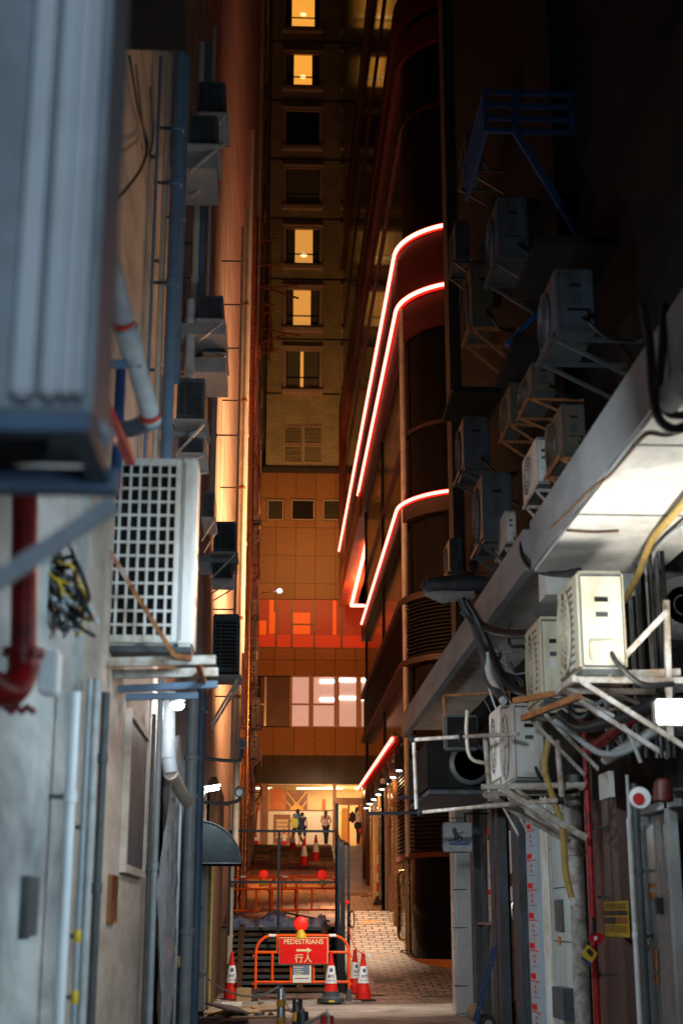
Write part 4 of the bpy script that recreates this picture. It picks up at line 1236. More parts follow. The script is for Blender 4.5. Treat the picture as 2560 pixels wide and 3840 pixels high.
mb.add(vs, [(j*(nx_+1)+i, j*(nx_+1)+i+1, (j+1)*(nx_+1)+i+1, (j+1)*(nx_+1)+i) for j in range(nz_) for i in range(nx_)])
one('plastic_sheet', mb, 'plastic_sheet', 'crumpled pale plastic sheet hung over a door in the left wall', 'sheet', smooth=True)
t = thing('metal_door', 'brown metal door with padlocks just beyond the plastic sheet', 'door', (-1.12, 18.2, 0))
mesh('leaf', MB().box((WX, 16.8, 0), (-1.1, 19.6, 3.0)), 'oldac', t)
mesh('edge_strip', MB().box((-1.1, 17.4, 0), (-1.07, 17.46, 2.9)), 'alu', t)
mesh('padlock', MB().rbox((-1.08, 17.5, .95), (-1.04, 17.6, 1.08), .01).tube([(-1.06, 17.5, 1.1), (-1.06, 17.55, 1.18), (-1.06, 17.6, 1.1)], .01, 6), 'brass', t)
# tube light and awning
t = thing('tube_light', 'short glowing tube light above the quarter round awning', 'lamp', U(488, 1818, Y=21.5))
a, b = U(472, 1816, Y=21.8), U(503, 1811, Y=21.8)
mesh('tube', MB().tube([a, b], .022, 10), 'tube', t, True)
mesh('holder', MB().bar(a + Vector((-.02, .02, .05)), b + Vector((.02, .02, .05)), .05, .03), 'white', t)
mesh('bracket', MB().bar(a + Vector((0, .02, .02)), U(466, 1830, Y=22.2), .03), 'white', t)
lamp('tube_light_glow', 'POINT', (a + b) / 2 + Vector((.1, -.1, -.08)), 45, COOL, .05)
aw = thing('quarter_round_awning', 'dark blue green quarter round canvas awning on the left wall', 'awning', U(465, 1985, Y=22.6))
z0a = U(470, 1985, Y=22.6).z; z1a = U(470, 1888, Y=22.6).z; xr = U(555, 1955, Y=22.6).x
mb = MB(); n = 14
for yy in (22.3, 23.4):
    pass
pr = []
for i in range(n + 1):
    a_ = PI / 2 * i / n
    pr.append((-1.12 + (xr + 1.12) * math.sin(a_), z0a + (z1a - z0a) * math.cos(a_)))
vs = [(x, 22.3, z) for x, z in pr] + [(x, 23.5, z) for x, z in pr] + [(-1.12, 22.3, z0a), (-1.12, 23.5, z0a)]
fs = [(i, i+1, n+2+i, n+1+i) for i in range(n)] + [tuple(range(n + 1)) + (2*n+2,), tuple(range(n+1, 2*n+2)) + (2*n+3,)]
mb.add(vs, fs)
mesh('canopy', mb, 'awning', aw, True)
mb = MB(); mb.tube([(x, 22.28, z) for x, z in pr], .012, 6); mb.tube([(-1.12, 22.28, z0a), (xr, 22.28, z0a)], .012, 6)
mesh('frame', mb, 'darkpipe', aw, True)
# cameras
def cctv(px, py, Y, label, arm):
    c = U(px, py, Y=Y)
    t = thing('security_camera', label, 'camera', c, 'security cameras')
    mesh('housing', MB().tube([c + Vector((0, .28, .05)), c], .085, 14), 'dark', t, True)
    mesh('lens', MB().tube([c + Vector((0, -.01, -.002)), c + Vector((0, .03, 0))], .055, 14), 'windowdark', t, True)
    mesh('mount', MB().tube(curve_pts(arm, 5), .03, 8), 'darkpipe', t, True)
c = (556, 1709)
cctv(556, 1709, 24, 'round black security camera above a blue horizontal bar', [U(556, 1715, Y=24.2), U(553, 1740, Y=24.2), U(540, 1748, Y=24.2), U(468, 1742, Y=24.2)])
cctv(550, 1820, 24, 'lower black security camera beside the tube light', [U(550, 1826, Y=24.2), U(548, 1838, Y=24.2), U(520, 1845, Y=24.2), U(470, 1843, Y=24.2)])




# white globe on an arm before the granite wall
t = thing('street_globe', 'small white globe light on a thin arm in front of the granite wall', 'lamp', U(642, 1358, Y=55))
c = U(642, 1357, Y=55)
mesh('globe', MB().ball(c, .12, 14, (1, 1, .85)), 'whiteglow', t, True)
mesh('arm', MB().tube([c + Vector((-.15, 0, -.02)), U(585, 1364, Y=52)], .025, 6), 'alu', t, True)
# a light sign high right in the glass
# ================================================================== STREET WORKS
def make_barrier():
    t = thing('road_barrier', 'proto', 'barrier'); ORG[t.name] = Vector((0, 0, 0))
    W, H = 1.74, 1.16; r = .028
    def arch():
        pts = [(-W/2, 0, .16), (-W/2, 0, H - .3)]
        for i in range(1, 7):
            a = PI/2 * i/6; pts.append((-W/2 + .3*(1 - math.cos(a)), 0, H - .3 + .3*math.sin(a)))
        return pts
    A = arch()
    mesh('frame', MB().tube(A + [(-x, y, z) for x, y, z in A[::-1]], r, 10), 'orange', t, True)
    mesh('mid_rail', MB().tube([(-W/2, 0, .86), (W/2, 0, .86)], r*.9, 8), 'orange', t, True)
    mesh('bottom_rail', MB().tube([(-W/2, 0, .33), (W/2, 0, .33)], r*.9, 8), 'orange', t, True)
    for x in (-.47, .47): mesh('upright', MB().tube([(x, 0, .86), (x, 0, H)], r*.9, 8), 'orange', t, True)
    for x in (-.56, -.21, .21): mesh('upright', MB().tube([(x, 0, .33), (x, 0, .86)], r*.9, 8), 'orange', t, True)
    for s in (-1, 1):
        mesh('white_band', MB().tube([(s*.50, 0, H + .0), (s*.63, 0, H + .0)], r*1.1, 10), 'conewhite', t, True)
        for z in (.8, .3): mesh('lug', MB().bar((s*W/2, 0, z), (s*(W/2 + .06), 0, z), .035), 'orange', t)
        mesh('foot', MB().prism([(s*W/2 - .05, -.22, 0), (s*W/2 + .05, -.22, 0), (s*W/2 + .035, -.02, .22), (s*W/2 - .035, -.02, .22)], (0, .22, 0)).prism([(s*W/2 - .05, 0, 0), (s*W/2 + .05, 0, 0), (s*W/2 + .035, 0, .22), (s*W/2 - .035, 0, .22)], (0, .2, 0)), 'dark', t)
    return t
BAR = make_barrier()
bx = (U(588, 2300, Y=27.9).x + U(799, 2300, Y=27.9).x) / 2
dup(BAR, (bx, 27.9, .03), 0, None, 'orange tubular barrier in front carrying the red pedestrians sign', 'orange tubular barriers')
pb1 = on_lane(610, 2104, ZL)
dup(BAR, (U(606, 2100, Y=33.7).x, 33.7, ZL(33.7)), 0, (.86, 1, .9), 'rear orange barrier on the left behind the tarpaulin', 'orange tubular barriers')
dup(BAR, (U(697, 2100, Y=33.9).x, 33.95, ZL(33.9)), 0, (.90, 1, .9), 'rear orange barrier on the right behind the tarpaulin', 'orange tubular barriers')
# sign
s = thing('pedestrian_sign', 'red sign reading PEDESTRIANS with a right arrow and Chinese characters', 'sign', (bx, 27.8, .73))
a, b = U(640, 2215, Y=27.83), U(753, 2153, Y=27.83)
mesh('border', MB().rbox((a.x, 27.83, a.z), (b.x, 27.855, b.z), .008), 'signcream', s)
mesh('panel', MB().box((a.x + .012, 27.82, a.z + .012), (b.x - .012, 27.829, b.z - .012)), 'signred', s)
cx = (a.x + b.x)/2; hh = b.z - a.z
text('PEDESTRIANS', .125, 'signcream', s, (cx, 27.815, b.z - hh*.17), name='lettering', sx=.98)
text('行人', .165, 'signcream', s, (cx, 27.815, a.z + hh*.20), name='lettering')
zc = a.z + hh*.52
mesh('arrow', MB().prism([(cx - .13, 27.818, zc - .02), (cx + .08, 27.818, zc - .02), (cx + .06, 27.818, zc - .055), (cx + .16, 27.818, zc), (cx + .06, 27.818, zc + .055), (cx + .08, 27.818, zc + .02), (cx - .13, 27.818, zc + .02)], (0, -.004, 0)), 'signcream', s)
n_ = thing('works_notice', 'small white and grey notice hung under the red sign', 'notice', (cx, 27.85, .3))
a2, b2 = U(672, 2257, Y=27.85), U(715, 2217, Y=27.85)
mesh('sheet', MB().box((a2.x, 27.85, a2.z), (b2.x, 27.858, b2.z)), 'paper', n_)
mesh('grey_block', MB().box((a2.x, 27.846, a2.z + (b2.z - a2.z)*.46), (b2.x - .035, 27.849, b2.z)), 'paperblue', n_)
for k in range(4):
    z = b2.z - .035 - k*.04
    mesh('printed_line', MB().box((a2.x + .02, 27.842, z - .006), (a2.x + .20 - (k % 2)*.04, 27.8455, z + .006)), 'paper', n_)
mesh('printed_line', MB().box((a2.x + .04, 27.845, a2.z + .07), (b2.x - .05, 27.849, a2.z + .085)), 'paperblue', n_)
# warning lamps
def make_lamp():
    t = thing('warning_lamp', 'proto', 'warning lamp'); ORG[t.name] = Vector((0, 0, 0))
    mesh('base', MB().lathe([(.075, 0), (.085, .01), (.08, .06), (.05, .11), (.04, .13)], (0, 0, 0), 16), 'yellow', t, True)
    mesh('lens', MB().lathe([(.02, -.045), (.07, -.04), (.1, -.02), (.1, .02), (.07, .04), (.02, .045)], (0, 0, .215), 20, 'y'), 'redlamp', t, True)
    mesh('rim', MB().lathe([(.105, -.02), (.112, -.015), (.112, .015), (.105, .02)], (0, 0, .215), 20, 'y'), 'signred', t, True)
    return t
WL = make_lamp()
p = U(691, 2155, Y=27.88); dup(WL, (p.x, 27.9, p.z - .01), 0, (1.25, 1.25, 1.25), 'red round warning lamp on a yellow base above the pedestrians sign', 'red warning lamps')
for px, lb in ((606, 'left red warning lamp on the rear barriers'), (739, 'right red warning lamp on the rear barriers')):
    p = U(px, 2034, Y=33.75); dup(WL, (p.x, 33.72, p.z), 0, (1.1, 1.1, 1.1), lb, 'red warning lamps')
# cones
def make_cone(kind):
    t = thing('traffic_cone', 'proto', 'traffic cone'); ORG[t.name] = Vector((0, 0, 0))
    H = .88
    def rad(z): return .145 - .118 * (z - .06) / (H - .06)
    if kind == 'heavy':
        mesh('base', MB().prism([(.27*math.cos(R(22.5+45*k)), .27*math.sin(R(22.5+45*k)), 0) for k in range(8)], (0, 0, .07)).lathe([(.2, .07), (.15, .11), (.145, .19), (.12, .2)], (0, 0, 0), 20), 'oldac', t)
        mesh('yellow_mark', MB().box((-.05, -.256, .012), (.05, -.251, .045)), 'yellow', t)
    else:
        mesh('base', MB().rbox((-.21, -.21, 0), (.21, .21, .045), .015), 'dark', t)
    mesh('body', MB().lathe([(rad(z) + (.008 if z in (.2, .23) else 0), z) for z in (.045, .1, .2, .23, .26, .4, .6, .8, H - .02)] + [(.03, H), (.012, H + .003)], (0, 0, 0), 22), 'conered', t, True)
    mesh('cap_ring', MB().lathe([(rad(.84) + .003, .84), (rad(.86) + .006, .85), (rad(.86) + .002, .865)], (0, 0, 0), 18), 'signred', t, True)
    z0, z1 = .33, .64
    sl = mesh('sleeve', MB().lathe([(rad(z0) + .007, z0), (rad(z1) + .005, z1)], (0, 0, 0), 22), 'conewhite', t, True)
    if kind != 'plain':
        def onc(x, z, d=.010):
            rr = rad(z) + d; y = -math.sqrt(max(.0001, rr*rr - x*x)); return (x, y, z)
        mb = MB(); pts = [onc(.032*math.cos(k*PI/8), .56 + .036*math.sin(k*PI/8)) for k in range(16)]
        mb.add(pts, [tuple(range(16))]); mesh('emblem', mb, 'blue', sl)
        for i, ch in enumerate('鐵業'):
            cc = text(ch, .055, 'blue', sl, (-.03 + .06*i, -rad(.455) - .009, .455), (R(82), 0, R(-12 + 24*i)), 'lettering', .001)
        text('CHUNG SHING', .024, 'blue', sl, (0, -rad(.385) - .012, .385), (R(82), 0, 0), 'lettering', .001)
    return t
CN = {k: make_cone(k) for k in ('marked', 'heavy', 'plain')}
for kind, px, py, fn, H, rz, lb in (
   ('marked', 531, 2297, lambda y: 0, .88, .1, 'leftmost front cone, standing among rubble left of the barrier'),
   ('heavy', 760, 2300, lambda y: .03, .88, 0, 'front cone with a wide grey rubber base before the barrier'),
   ('marked', 815, 2284, lambda y: 0, .88, .35, 'cone half hidden behind the others right of the barrier'),
   ('marked', 834, 2298, lambda y: 0, .87, .2, 'rightmost front cone with a torn ribbon at its tip'),
   ('plain', 725, 1981, ZL, .98, 0, 'rear cone with an orange lit sleeve, nearest the divider'),
   ('plain', 698, 1994, ZL, .98, 0, 'rear cone lowest on the steps'),
   ('plain', 672, 1955, ZL, .9, 0, 'rear cone just right of the fence upright'),
   ('plain', 652, 1941, ZL, .9, 0, 'farthest small cone at the top of the steps')):
    p = on_lane(px, py, fn); k = H / .88
    dup(CN[kind], (p.x, p.y, fn(p.y)), rz, (k, k, k), lb, 'traffic cones in front' if py > 2200 else 'traffic cones on the steps')
c4 = on_lane(834, 2298, lambda y: 0)
one('ribbon', MB().tube(curve_pts([U(800, 2130, Y=29.4), U(806, 2155, Y=29.2), U(816, 2178, Y=28.6), U(836, 2194, Y=c4.y - .05)], 6), .009, 5), 'conered', 'thin red and white tape strung from the railing to the cone tips', 'tape', smooth=True)
rb = MB(); rb.add([(c4.x + .02, c4.y - .04, .86), (c4.x + .15, c4.y - .06, .84), (c4.x + .12, c4.y - .05, .77), (c4.x + .07, c4.y - .02, .80)], [(0, 1, 2, 3)])
rb.add([(c4.x + .02, c4.y - .03, .865), (c4.x + .15, c4.y - .05, .845), (c4.x + .12, c4.y - .04, .775), (c4.x + .07, c4.y - .01, .805)], [(0, 1, 2, 3)])
one('ribbon_end', rb, 'conewhite', 'white torn ribbon end on the rightmost front cone', 'ribbon')
# tall red post at the far left
t = thing('red_post', 'tall thin red post with a cone foot at the top left of the steps', 'post', on_lane(586, 1942, ZL))
o = ORG[t.name]
mesh('foot', MB().lathe([(.2, 0), (.18, .05), (.05, .5), (.03, .6)], o, 14), 'conered', t, True)
mesh('post', MB().tube([o + Vector((0, 0, .5)), o + Vector((.05, 0, 1.55))], .045, 8), 'redpipe', t, True)
mesh('white_band', MB().lathe([(.145, .2), (.1, .35)], o, 14), 'conewhite', t, True)
# stairs of steel and timber rising behind the front barrier
st = thing('temporary_stair', 'dark temporary stair with timber strings behind the front barrier', 'stair', (.25, 30.5, 0))
for i in range(11):
    z = .1 + i * .118; y = 30.6 + i * .22
    mesh('tread', MB().box((-.85, y, z), (1.35, y + .2, z + .035)).box((-.85, y + .005, z - .03), (1.35, y + .02, z)), 'darkpipe' if i % 3 else 'wood', st)
for x in (-.62, .62, 1.2):
    mesh('string', MB().bar((x, 30.5, .08), (x, 33.0, 1.36), .13, .05), 'wood', st)
mesh('side_panel', MB().box((-1.1, 30.6, 0), (-.9, 33.1, 1.3)), 'wood', st)
mesh('side_panel', MB().box((1.4, 30.9, 0), (1.5, 33.1, 1.25)), 'steelrail', st)
mesh('back_panel', MB().box((-.9, 33.1, 0), (1.4, 33.19, 1.3)), 'void', st)
# tarpaulin heap
mb = MB(); rnd = random.Random(12); nx_, ny_ = 56, 12; vs = []
for j in range(ny_ + 1):
    for i in range(nx_ + 1):
        u = i / nx_; v = j / ny_
        h = (.10 + .11*math.sin(u*7 + 1.2)**2 + .10*math.exp(-((u - .42)/.14)**2)) * math.sin(PI*min(1, v + .02))**.6 * (1 if .02 < u < .98 else .3)
        h += .022*math.sin(u*44 + v*9) + .018*math.sin(u*71 - v*13) + rnd.uniform(-.008, .008)
        vs.append((-.88 + 2.2*u, 33.12 + .75*v - .02*math.sin(u*30), 1.30 + max(0, h) * 1.25 - (.12 if j == 0 else 0)))
mb.add(vs, [(j*(nx_+1)+i, j*(nx_+1)+i+1, (j+1)*(nx_+1)+i+1, (j+1)*(nx_+1)+i) for j in range(ny_) for i in range(nx_)])
one('tarpaulin', mb, 'tarp', 'crumpled blue and white striped tarpaulin heaped at the top of the stair', 'tarpaulin', smooth=True)
one('timber_plank', MB().bar((-.2, 33.5, 1.72), (1.35, 33.4, 1.44), .09, .04), 'wood', 'loose timber plank lying across the blue tarpaulin', 'plank')
# steel fence frame and curved handrail
YF = 31.4
f_ = thing('steel_fence', 'dark blue steel fence frame across the upper stair', 'fence', (.2, YF, 1.3))
zt_, zm_ = U(640, 1909, Y=YF).z, U(640, 2026, Y=YF).z
xl, xr_ = U(528, 1909, Y=YF).x, U(771, 1909, Y=YF).x
mesh('top_rail', MB().bar((xl, YF, zt_), (xr_, YF, zt_), .05), 'steelrail', f_)
mesh('mid_rail', MB().bar((xl - .02, YF, zm_), (xr_, YF, zm_), .05), 'steelrail', f_)
for px, z1 in ((528, zt_), (640, zt_), (773, U(773, 1846, Y=YF).z)):
    x = U(px, 2000, Y=YF).x
    mesh('post', MB().bar((x, YF - .002, 1.15 if px < 760 else 0), (x, YF - .002, z1), .055 if px < 760 else .07), 'steelrail', f_)
h_ = thing('stair_railing', 'dark railing with a curved brown handrail dividing the stair from the ramp', 'railing', (1.6, 30.5, 0))
mesh('handrail', MB().tube(curve_pts([U(772, 1905, Y=31.3), U(776, 1922, Y=31.2), U(786, 1934, Y=31), U(799, 1939, Y=30.8)], 6), .035, 8), 'wood', h_, True)
for px, yt, w_ in ((778, 1925, .05), (785, 1934, .06), (790, 1930, .04), (800, 1938, .06)):
    p = U(px, yt, Y=30.9)
    mesh('baluster', MB().bar((p.x, 30.9, 0), (p.x, 30.9, p.z), w_), 'steelrail', h_)
mesh('lower_rail', MB().bar((1.5, 30.88, .35), (1.75, 30.88, .35), .04), 'steelrail', h_)
one('coiled_cable', MB().tube([(U(808, 2110, Y=30.4).x + .05*math.cos(k*PI/8), 30.4, U(808, 2112, Y=30.4).z + .17*math.sin(k*PI/8)) for k in range(33)], .014, 6), 'dark', 'black cable coil hanging on the railing by the ramp', 'cable', smooth=True)
one('red_light', MB().ball(U(797, 2072, Y=30.7), .045, 10), 'redlamp', 'tiny glowing red light on the railing', 'lamp', smooth=True)
# rubble, boxes, boards in front
rnd = random.Random(21)
one('cardboard_box', MB().rbox((U(560, 2290, Y=27.9).x - .14, 27.75, 0), (U(560, 2290, Y=27.9).x + .14, 28.05, .26), .01), 'card', 'crushed cardboard box beside the leftmost front cone', 'box')
one('steel_plate', MB().prism([U(470, 2302, Z=.26), U(535, 2309, Z=.06), U(575, 2326, Z=.04), U(520, 2318, Z=.16)], (0, 0, -.025)), 'oldac', 'tilted grey plate over a dark hole at the left wall', 'plate')
one('dark_hole_cover', MB().box((-1.1, 21.6, .0), (-.35, 23.4, .012)), 'void', 'black gap in the paving under the tilted plate', 'hole')
for k, (x0, x1, y, z, ln) in enumerate(((505, 570, 2346, .05, .5), (470, 600, 2328, .02, .8), (530, 640, 2338, .03, .3), (600, 700, 2322, .02, .3), (560, 660, 2312, .02, .3))):
    a, b = U(x0, y, Z=z), U(x1, y - 3, Z=z)
    one('wooden_board', MB().prism([(a.x, a.y, z - .03), (b.x, b.y, z - .03), (b.x, b.y + ln, z - .03), (a.x, a.y + ln, z - .03)], (0, 0, .035)), ['wood', 'card', 'card', 'wood', 'card'][k], ['broken board nearest the camera at lower left', 'wide pale board lying beside the dark hole', 'narrow board between the hole and the bollards', 'long board in front of the barrier foot', 'thin board below the cardboard box'][k], 'board', 'boards on the ground')
p = U(532, 2311, Z=.0)
one('white_block', MB().box((p.x - .18, p.y, .0), (p.x + .18, p.y + .2, .06)), 'paper', 'small white block with a wooden top on the ground', 'block')
for k in range(26):
    px = rnd.choice([rnd.uniform(475, 600), rnd.uniform(575, 600), rnd.uniform(540, 700)]); py = rnd.uniform(2296, 2340)
    p = U(px, py, Z=0.02); r = rnd.uniform(.03, .07)
    mb = MB().ball((p.x, p.y, r*.5), r, 6, (1, .8, .6))
    mb.v = [v + Vector((rnd.uniform(-.25, .25)*r, rnd.uniform(-.25, .25)*r, rnd.uniform(-.2, .2)*r)) for v in mb.v]
    o = one('rubble_stone', mb, ['canopyc', 'card', 'wood'][k % 3], 'small broken chunk of rubble on the ground before the barrier', 'rubble', 'rubble on the ground')
# bollards, chain
def bollard(px, yt, Y, wpx, mat, label, bands=True):
    top = U(px, yt, Y=Y); r = wpx / 2 / ppm(Y)
    t = thing('bollard', label, 'bollard', (top.x, Y, 0), 'bollards')
    mesh('post', MB().lathe([(r, 0), (r, top.z - .02), (r*.85, top.z - .005), (r*.3, top.z)], (top.x, Y, 0), 20), mat, t, True)
    if bands:
        for z0 in (top.z - .42, top.z - .2):
            mesh('reflective_band', MB().lathe([(r + .001, z0 - .05), (r + .002, z0 - .045), (r + .002, z0 + .045), (r + .001, z0 + .05)], (top.x, Y, 0), 20), 'tape', t, True)
    mesh('eyelet', MB().tube([(top.x - .02, Y, top.z - .01), (top.x, Y, top.z + .05), (top.x + .02, Y, top.z - .01)], .008, 6), 'steel', t, True)
    return top
b1 = bollard(646, 2268, 20, 19, 'steel', 'tallest banded bollard, the one the chain hooks on')
b2 = bollard(683, 2293, 17.5, 23, 'dark', 'black and yellow banded bollard behind the shortest one')
b3 = bollard(695, 2322, 15.5, 27, 'dark', 'nearest black and yellow banded bollard')
b4 = bollard(751, 2331, 14, 31, 'redpipe', 'red topped bollard wrapped with chain, cut by the photo edge', False)
def chain(pts, label, mat='rope'):
    P = curve_pts(pts, 14); mb = MB()
    for k, (a, b) in enumerate(zip(P, P[1:])):
        d = (b - a); m_ = (a + b)/2
        side = Vector((1, 0, 0)).cross(d).normalized()*.012 if k % 2 else Vector((0, .012, 0))
        mb.tube([a - d*.15 , m_ + side, b + d*.15], .0085, 5); mb.tube([a - d*.15, m_ - side, b + d*.15], .0085, 5)
    return one('chain', mb, mat, label, 'chain', 'chains between the bollards', True)
chain([U(466, 2237, Y=21), U(503, 2267, Y=20.8), U(547, 2285, Y=20.5), U(585, 2288, Y=20.3), U(615, 2280, Y=20.1), U(640, 2266, Y=19.95)], 'pale twisted chain sagging from the left wall to the tallest bollard')
chain([U(649, 2268, Y=19.85), U(655, 2295, Y=19.5), U(664, 2318, Y=19), U(672, 2322, Y=18.4), U(682, 2300, Y=17.4)], 'short chain drooping behind the tallest bollard')
chain([U(700, 2352, Y=15), U(725, 2340, Y=14.5), U(750, 2328, Y=13.9), U(756, 2352, Y=13.8)], 'chain wound over the red bollard')
one('rope_knot', MB().ball(U(466, 2235, Y=21), .05, 10, (1, 1, .8)).ball(U(463, 2240, Y=21), .04, 8), 'rope', 'knot of rope on the left wall corner', 'rope', smooth=True)
# leaning red white striped trestle on the ramp
tr = thing('striped_trestle', 'folded red and white trestle leaning on the shopfront by the ramp', 'trestle', on_lane(873, 2078, ZR))
o = ORG[tr.name]
for k, dx in enumerate((-.08, .08)):
    for j in range(6):
        a = o + Vector((dx*(1 - j/8), .2*j/6, .1 + j*.26)); b = o + Vector((dx*(1 - (j+1)/8), .2*(j+1)/6, .1 + (j+1)*.26))
        mesh('leg_stripe', MB().tube([a, b], .034, 8), 'conered' if j % 2 else 'conewhite', tr, True)
mesh('base', MB().prism([o + Vector((-.22, -.1, 0)), o + Vector((.22, -.1, 0)), o + Vector((.08, 0, .28)), o + Vector((-.08, 0, .28))], (0, .2, 0)), 'dark', tr)
one('cable_on_paving', MB().tube(curve_pts([on_lane(830, 2062, ZR) + Vector((0, 0, .03)), on_lane(848, 2060, ZR) + Vector((0, 0, .04)), on_lane(868, 2052, ZR) + Vector((0, 0, .04))], 5), .012, 5), 'dark', 'black cable lying on the bright ramp', 'cable', smooth=True)
for k, (x, y, wx, wy, mt, lb) in enumerate(((2.2, 31.4, .7, .55, 'darkpipe', 'dark utility cover set in the foot of the ramp'), (3.0, 29.6, 1.1, .5, 'darkpipe', 'wide dark cover in the paving beside the tiled pillar'), (2.3, 37.3, .55, .3, 'rust', 'faded red paint mark on the bright paving'), (2.2, 44.5, .8, .6, 'wood', 'brown stained patch on the upper ramp'))):
    za, zb3 = ZR(y) + .011, ZR(y + wy) + .011
    mb = MB(); mb.add([(x, y, za), (x + wx, y + .05, za), (x + wx - .06, y + wy, zb3), (x + .05, y + wy - .04, zb3), (x, y, za - .004), (x + wx, y + .05, za - .004), (x + wx - .06, y + wy, zb3 - .004), (x + .05, y + wy - .04, zb3 - .004)], [(0, 1, 2, 3), (4, 5, 6, 7), (0, 1, 5, 4), (1, 2, 6, 5), (2, 3, 7, 6), (3, 0, 4, 7)])
    one('paving_cover' if mt == 'darkpipe' else 'paving_mark', mb, mt, lb, 'cover' if mt == 'darkpipe' else 'ground mark')

one('ramp_drain', MB().box((1.95, 30.0, ZR(30.2) + .02), (2.35, 30.4, ZR(30.2) + .03)), 'rust', 'small rusty drain grate set in the lower ramp', 'drain')
one('fire_extinguisher_post', MB().tube([on_lane(849, 1945, ZR), on_lane(849, 1945, ZR) + Vector((0, 0, 2.3))], .07, 8), 'signred', 'red post with white notices beside the far shop door', 'post', smooth=True)
# small dome camera and lights by the canopy
c = U(882, 1798, Y=33.5)
t = thing('dome_camera', 'pale dome camera hanging below the neon edged canopy', 'camera', c)
mesh('housing', MB().lathe([(.09, -.02), (.1, .04), (.07, .1)], c, 16), 'white', t, True)
mesh('lens', MB().ball(c + Vector((0, 0, -.05)), .07, 12), 'dark', t, True)

# ================================================================== RIGHT ALLEY WALL FURNITURE
def rp(x0, x1, yt, yb, X=WR, th=.03, mb=None):
    """a panel standing proud of the right wall; returns MB and extents"""
    xm = (x0 + x1) / 2
    a, b = U(x0, (yt+yb)/2, X=X), U(x1, (yt+yb)/2, X=X)
    z1, z0 = U(xm, yt, X=X).z, max(0, U(xm, yb, X=X).z) if yb < 2345 else 0
    ya, yb_ = min(a.y, b.y), max(a.y, b.y)
    mb = mb or MB()
    mb.box((X - th, ya, z0), (X, yb_, z1))
    return mb, ya, yb_, z0, z1
GP = 'pipes up the right wall'
# shop bays, far to near
bay = thing('shop_bay', 'grey steel framed bay holding the blue poster, beside the tiled pillar', 'shopfront', (WR, 22.5, 0))
mesh('panel', rp(1098, 1160, 1830, 2352, WR + .24, .1)[0], 'door', bay)
for x in (1102, 1150, 1162): mesh('post', rp(x - 4, x + 5, 1800, 2352, WR + .02, .12)[0], 'oldac', bay)
mesh('ledge', rp(1098, 1150, 2118, 2124, WR + .05, .12)[0], 'steel', bay)
po = thing('wall_poster', 'white poster with red bars and a blue oval in the far steel bay', 'poster', (WR + .1, 21.8, 1.5))
mbp, ya, yb_, z0, z1 = rp(1121, 1147, 1895, 2116, WR + .10, .012)
mesh('sheet', mbp, 'paper', po)
H = z1 - z0
for za, zb3 in ((.93, .99), (.28, .33)): mesh('red_bar', MB().box((WR + .082, ya + .02, z0 + H*za), (WR + .087, yb_ - .02, z0 + H*zb3)), 'signred', po)
mesh('brown_photo', MB().box((WR + .082, ya + .05, z0 + H*.86), (WR + .087, yb_ - .1, z0 + H*.92)), 'wood', po)
mb = MB(); yc = (ya + yb_)/2
mb.prism([(WR + .083, yc + (yb_ - ya)*.28*math.cos(k*PI/12), z0 + H*.66 + H*.15*math.sin(k*PI/12)) for k in range(24)], (.004, 0, 0)); ov = mesh('blue_oval', mb, 'blue', po)
mesh('oval_centre', MB().prism([(WR + .078, yc + (yb_ - ya)*.14*math.cos(k*PI/12), z0 + H*.64 + H*.09*math.sin(k*PI/12)) for k in range(24)], (.004, 0, 0)), 'paper', ov)
for k in range(9):
    z = z0 + H*(.25 - .02*k) if k < 5 else z0 + H*(.50 - .02*(k - 5))
    mesh('print_line', MB().box((WR + .083, ya + .05, z), (WR + .087, yb_ - .05 - (k % 3)*.08, z + H*.006)), 'dark' if k % 2 else 'paperblue', po)
dr = thing('glazed_door', 'brown reflecting glazed door with a steel pull handle and faded notices', 'door', (WR, 19.8, 0))
mesh('leaf', rp(1166, 1198, 1850, 2352, WR + .1, .04)[0], 'bronze', dr)
mesh('glass', rp(1169, 1195, 1880, 2300, WR + .058, .006)[0], mk('dusty_brown_glass', (.22, .12, .08), .25, var=.6, scale=2), dr)
mesh('frame', rp(1198, 1215, 1830, 2352, WR + .05, .12)[0], 'oldac', dr)
for (a, b, c_, d, m_) in ((1170, 1186, 1905, 2005, 'paper'), (1176, 1184, 2025, 2042, 'yellow'), (1172, 1180, 2036, 2070, 'paper')):
    mesh('notice', rp(a, b, c_, d, WR + .05, .004)[0], m_, dr)
hz = U(1180, 2095, X=WR); h0, h1 = U(1188, 2115, X=WR + .0).z, U(1188, 2068, X=WR + .0).z; hy = U(1184, 2090, X=WR).y
mesh('handle', MB().tube(curve_pts([(WR + .06, hy, h0), (WR - .04, hy, h0 + .03), (WR - .04, hy, h1 - .03), (WR + .06, hy, h1)], 5), .014, 8), 'alu', dr, True)
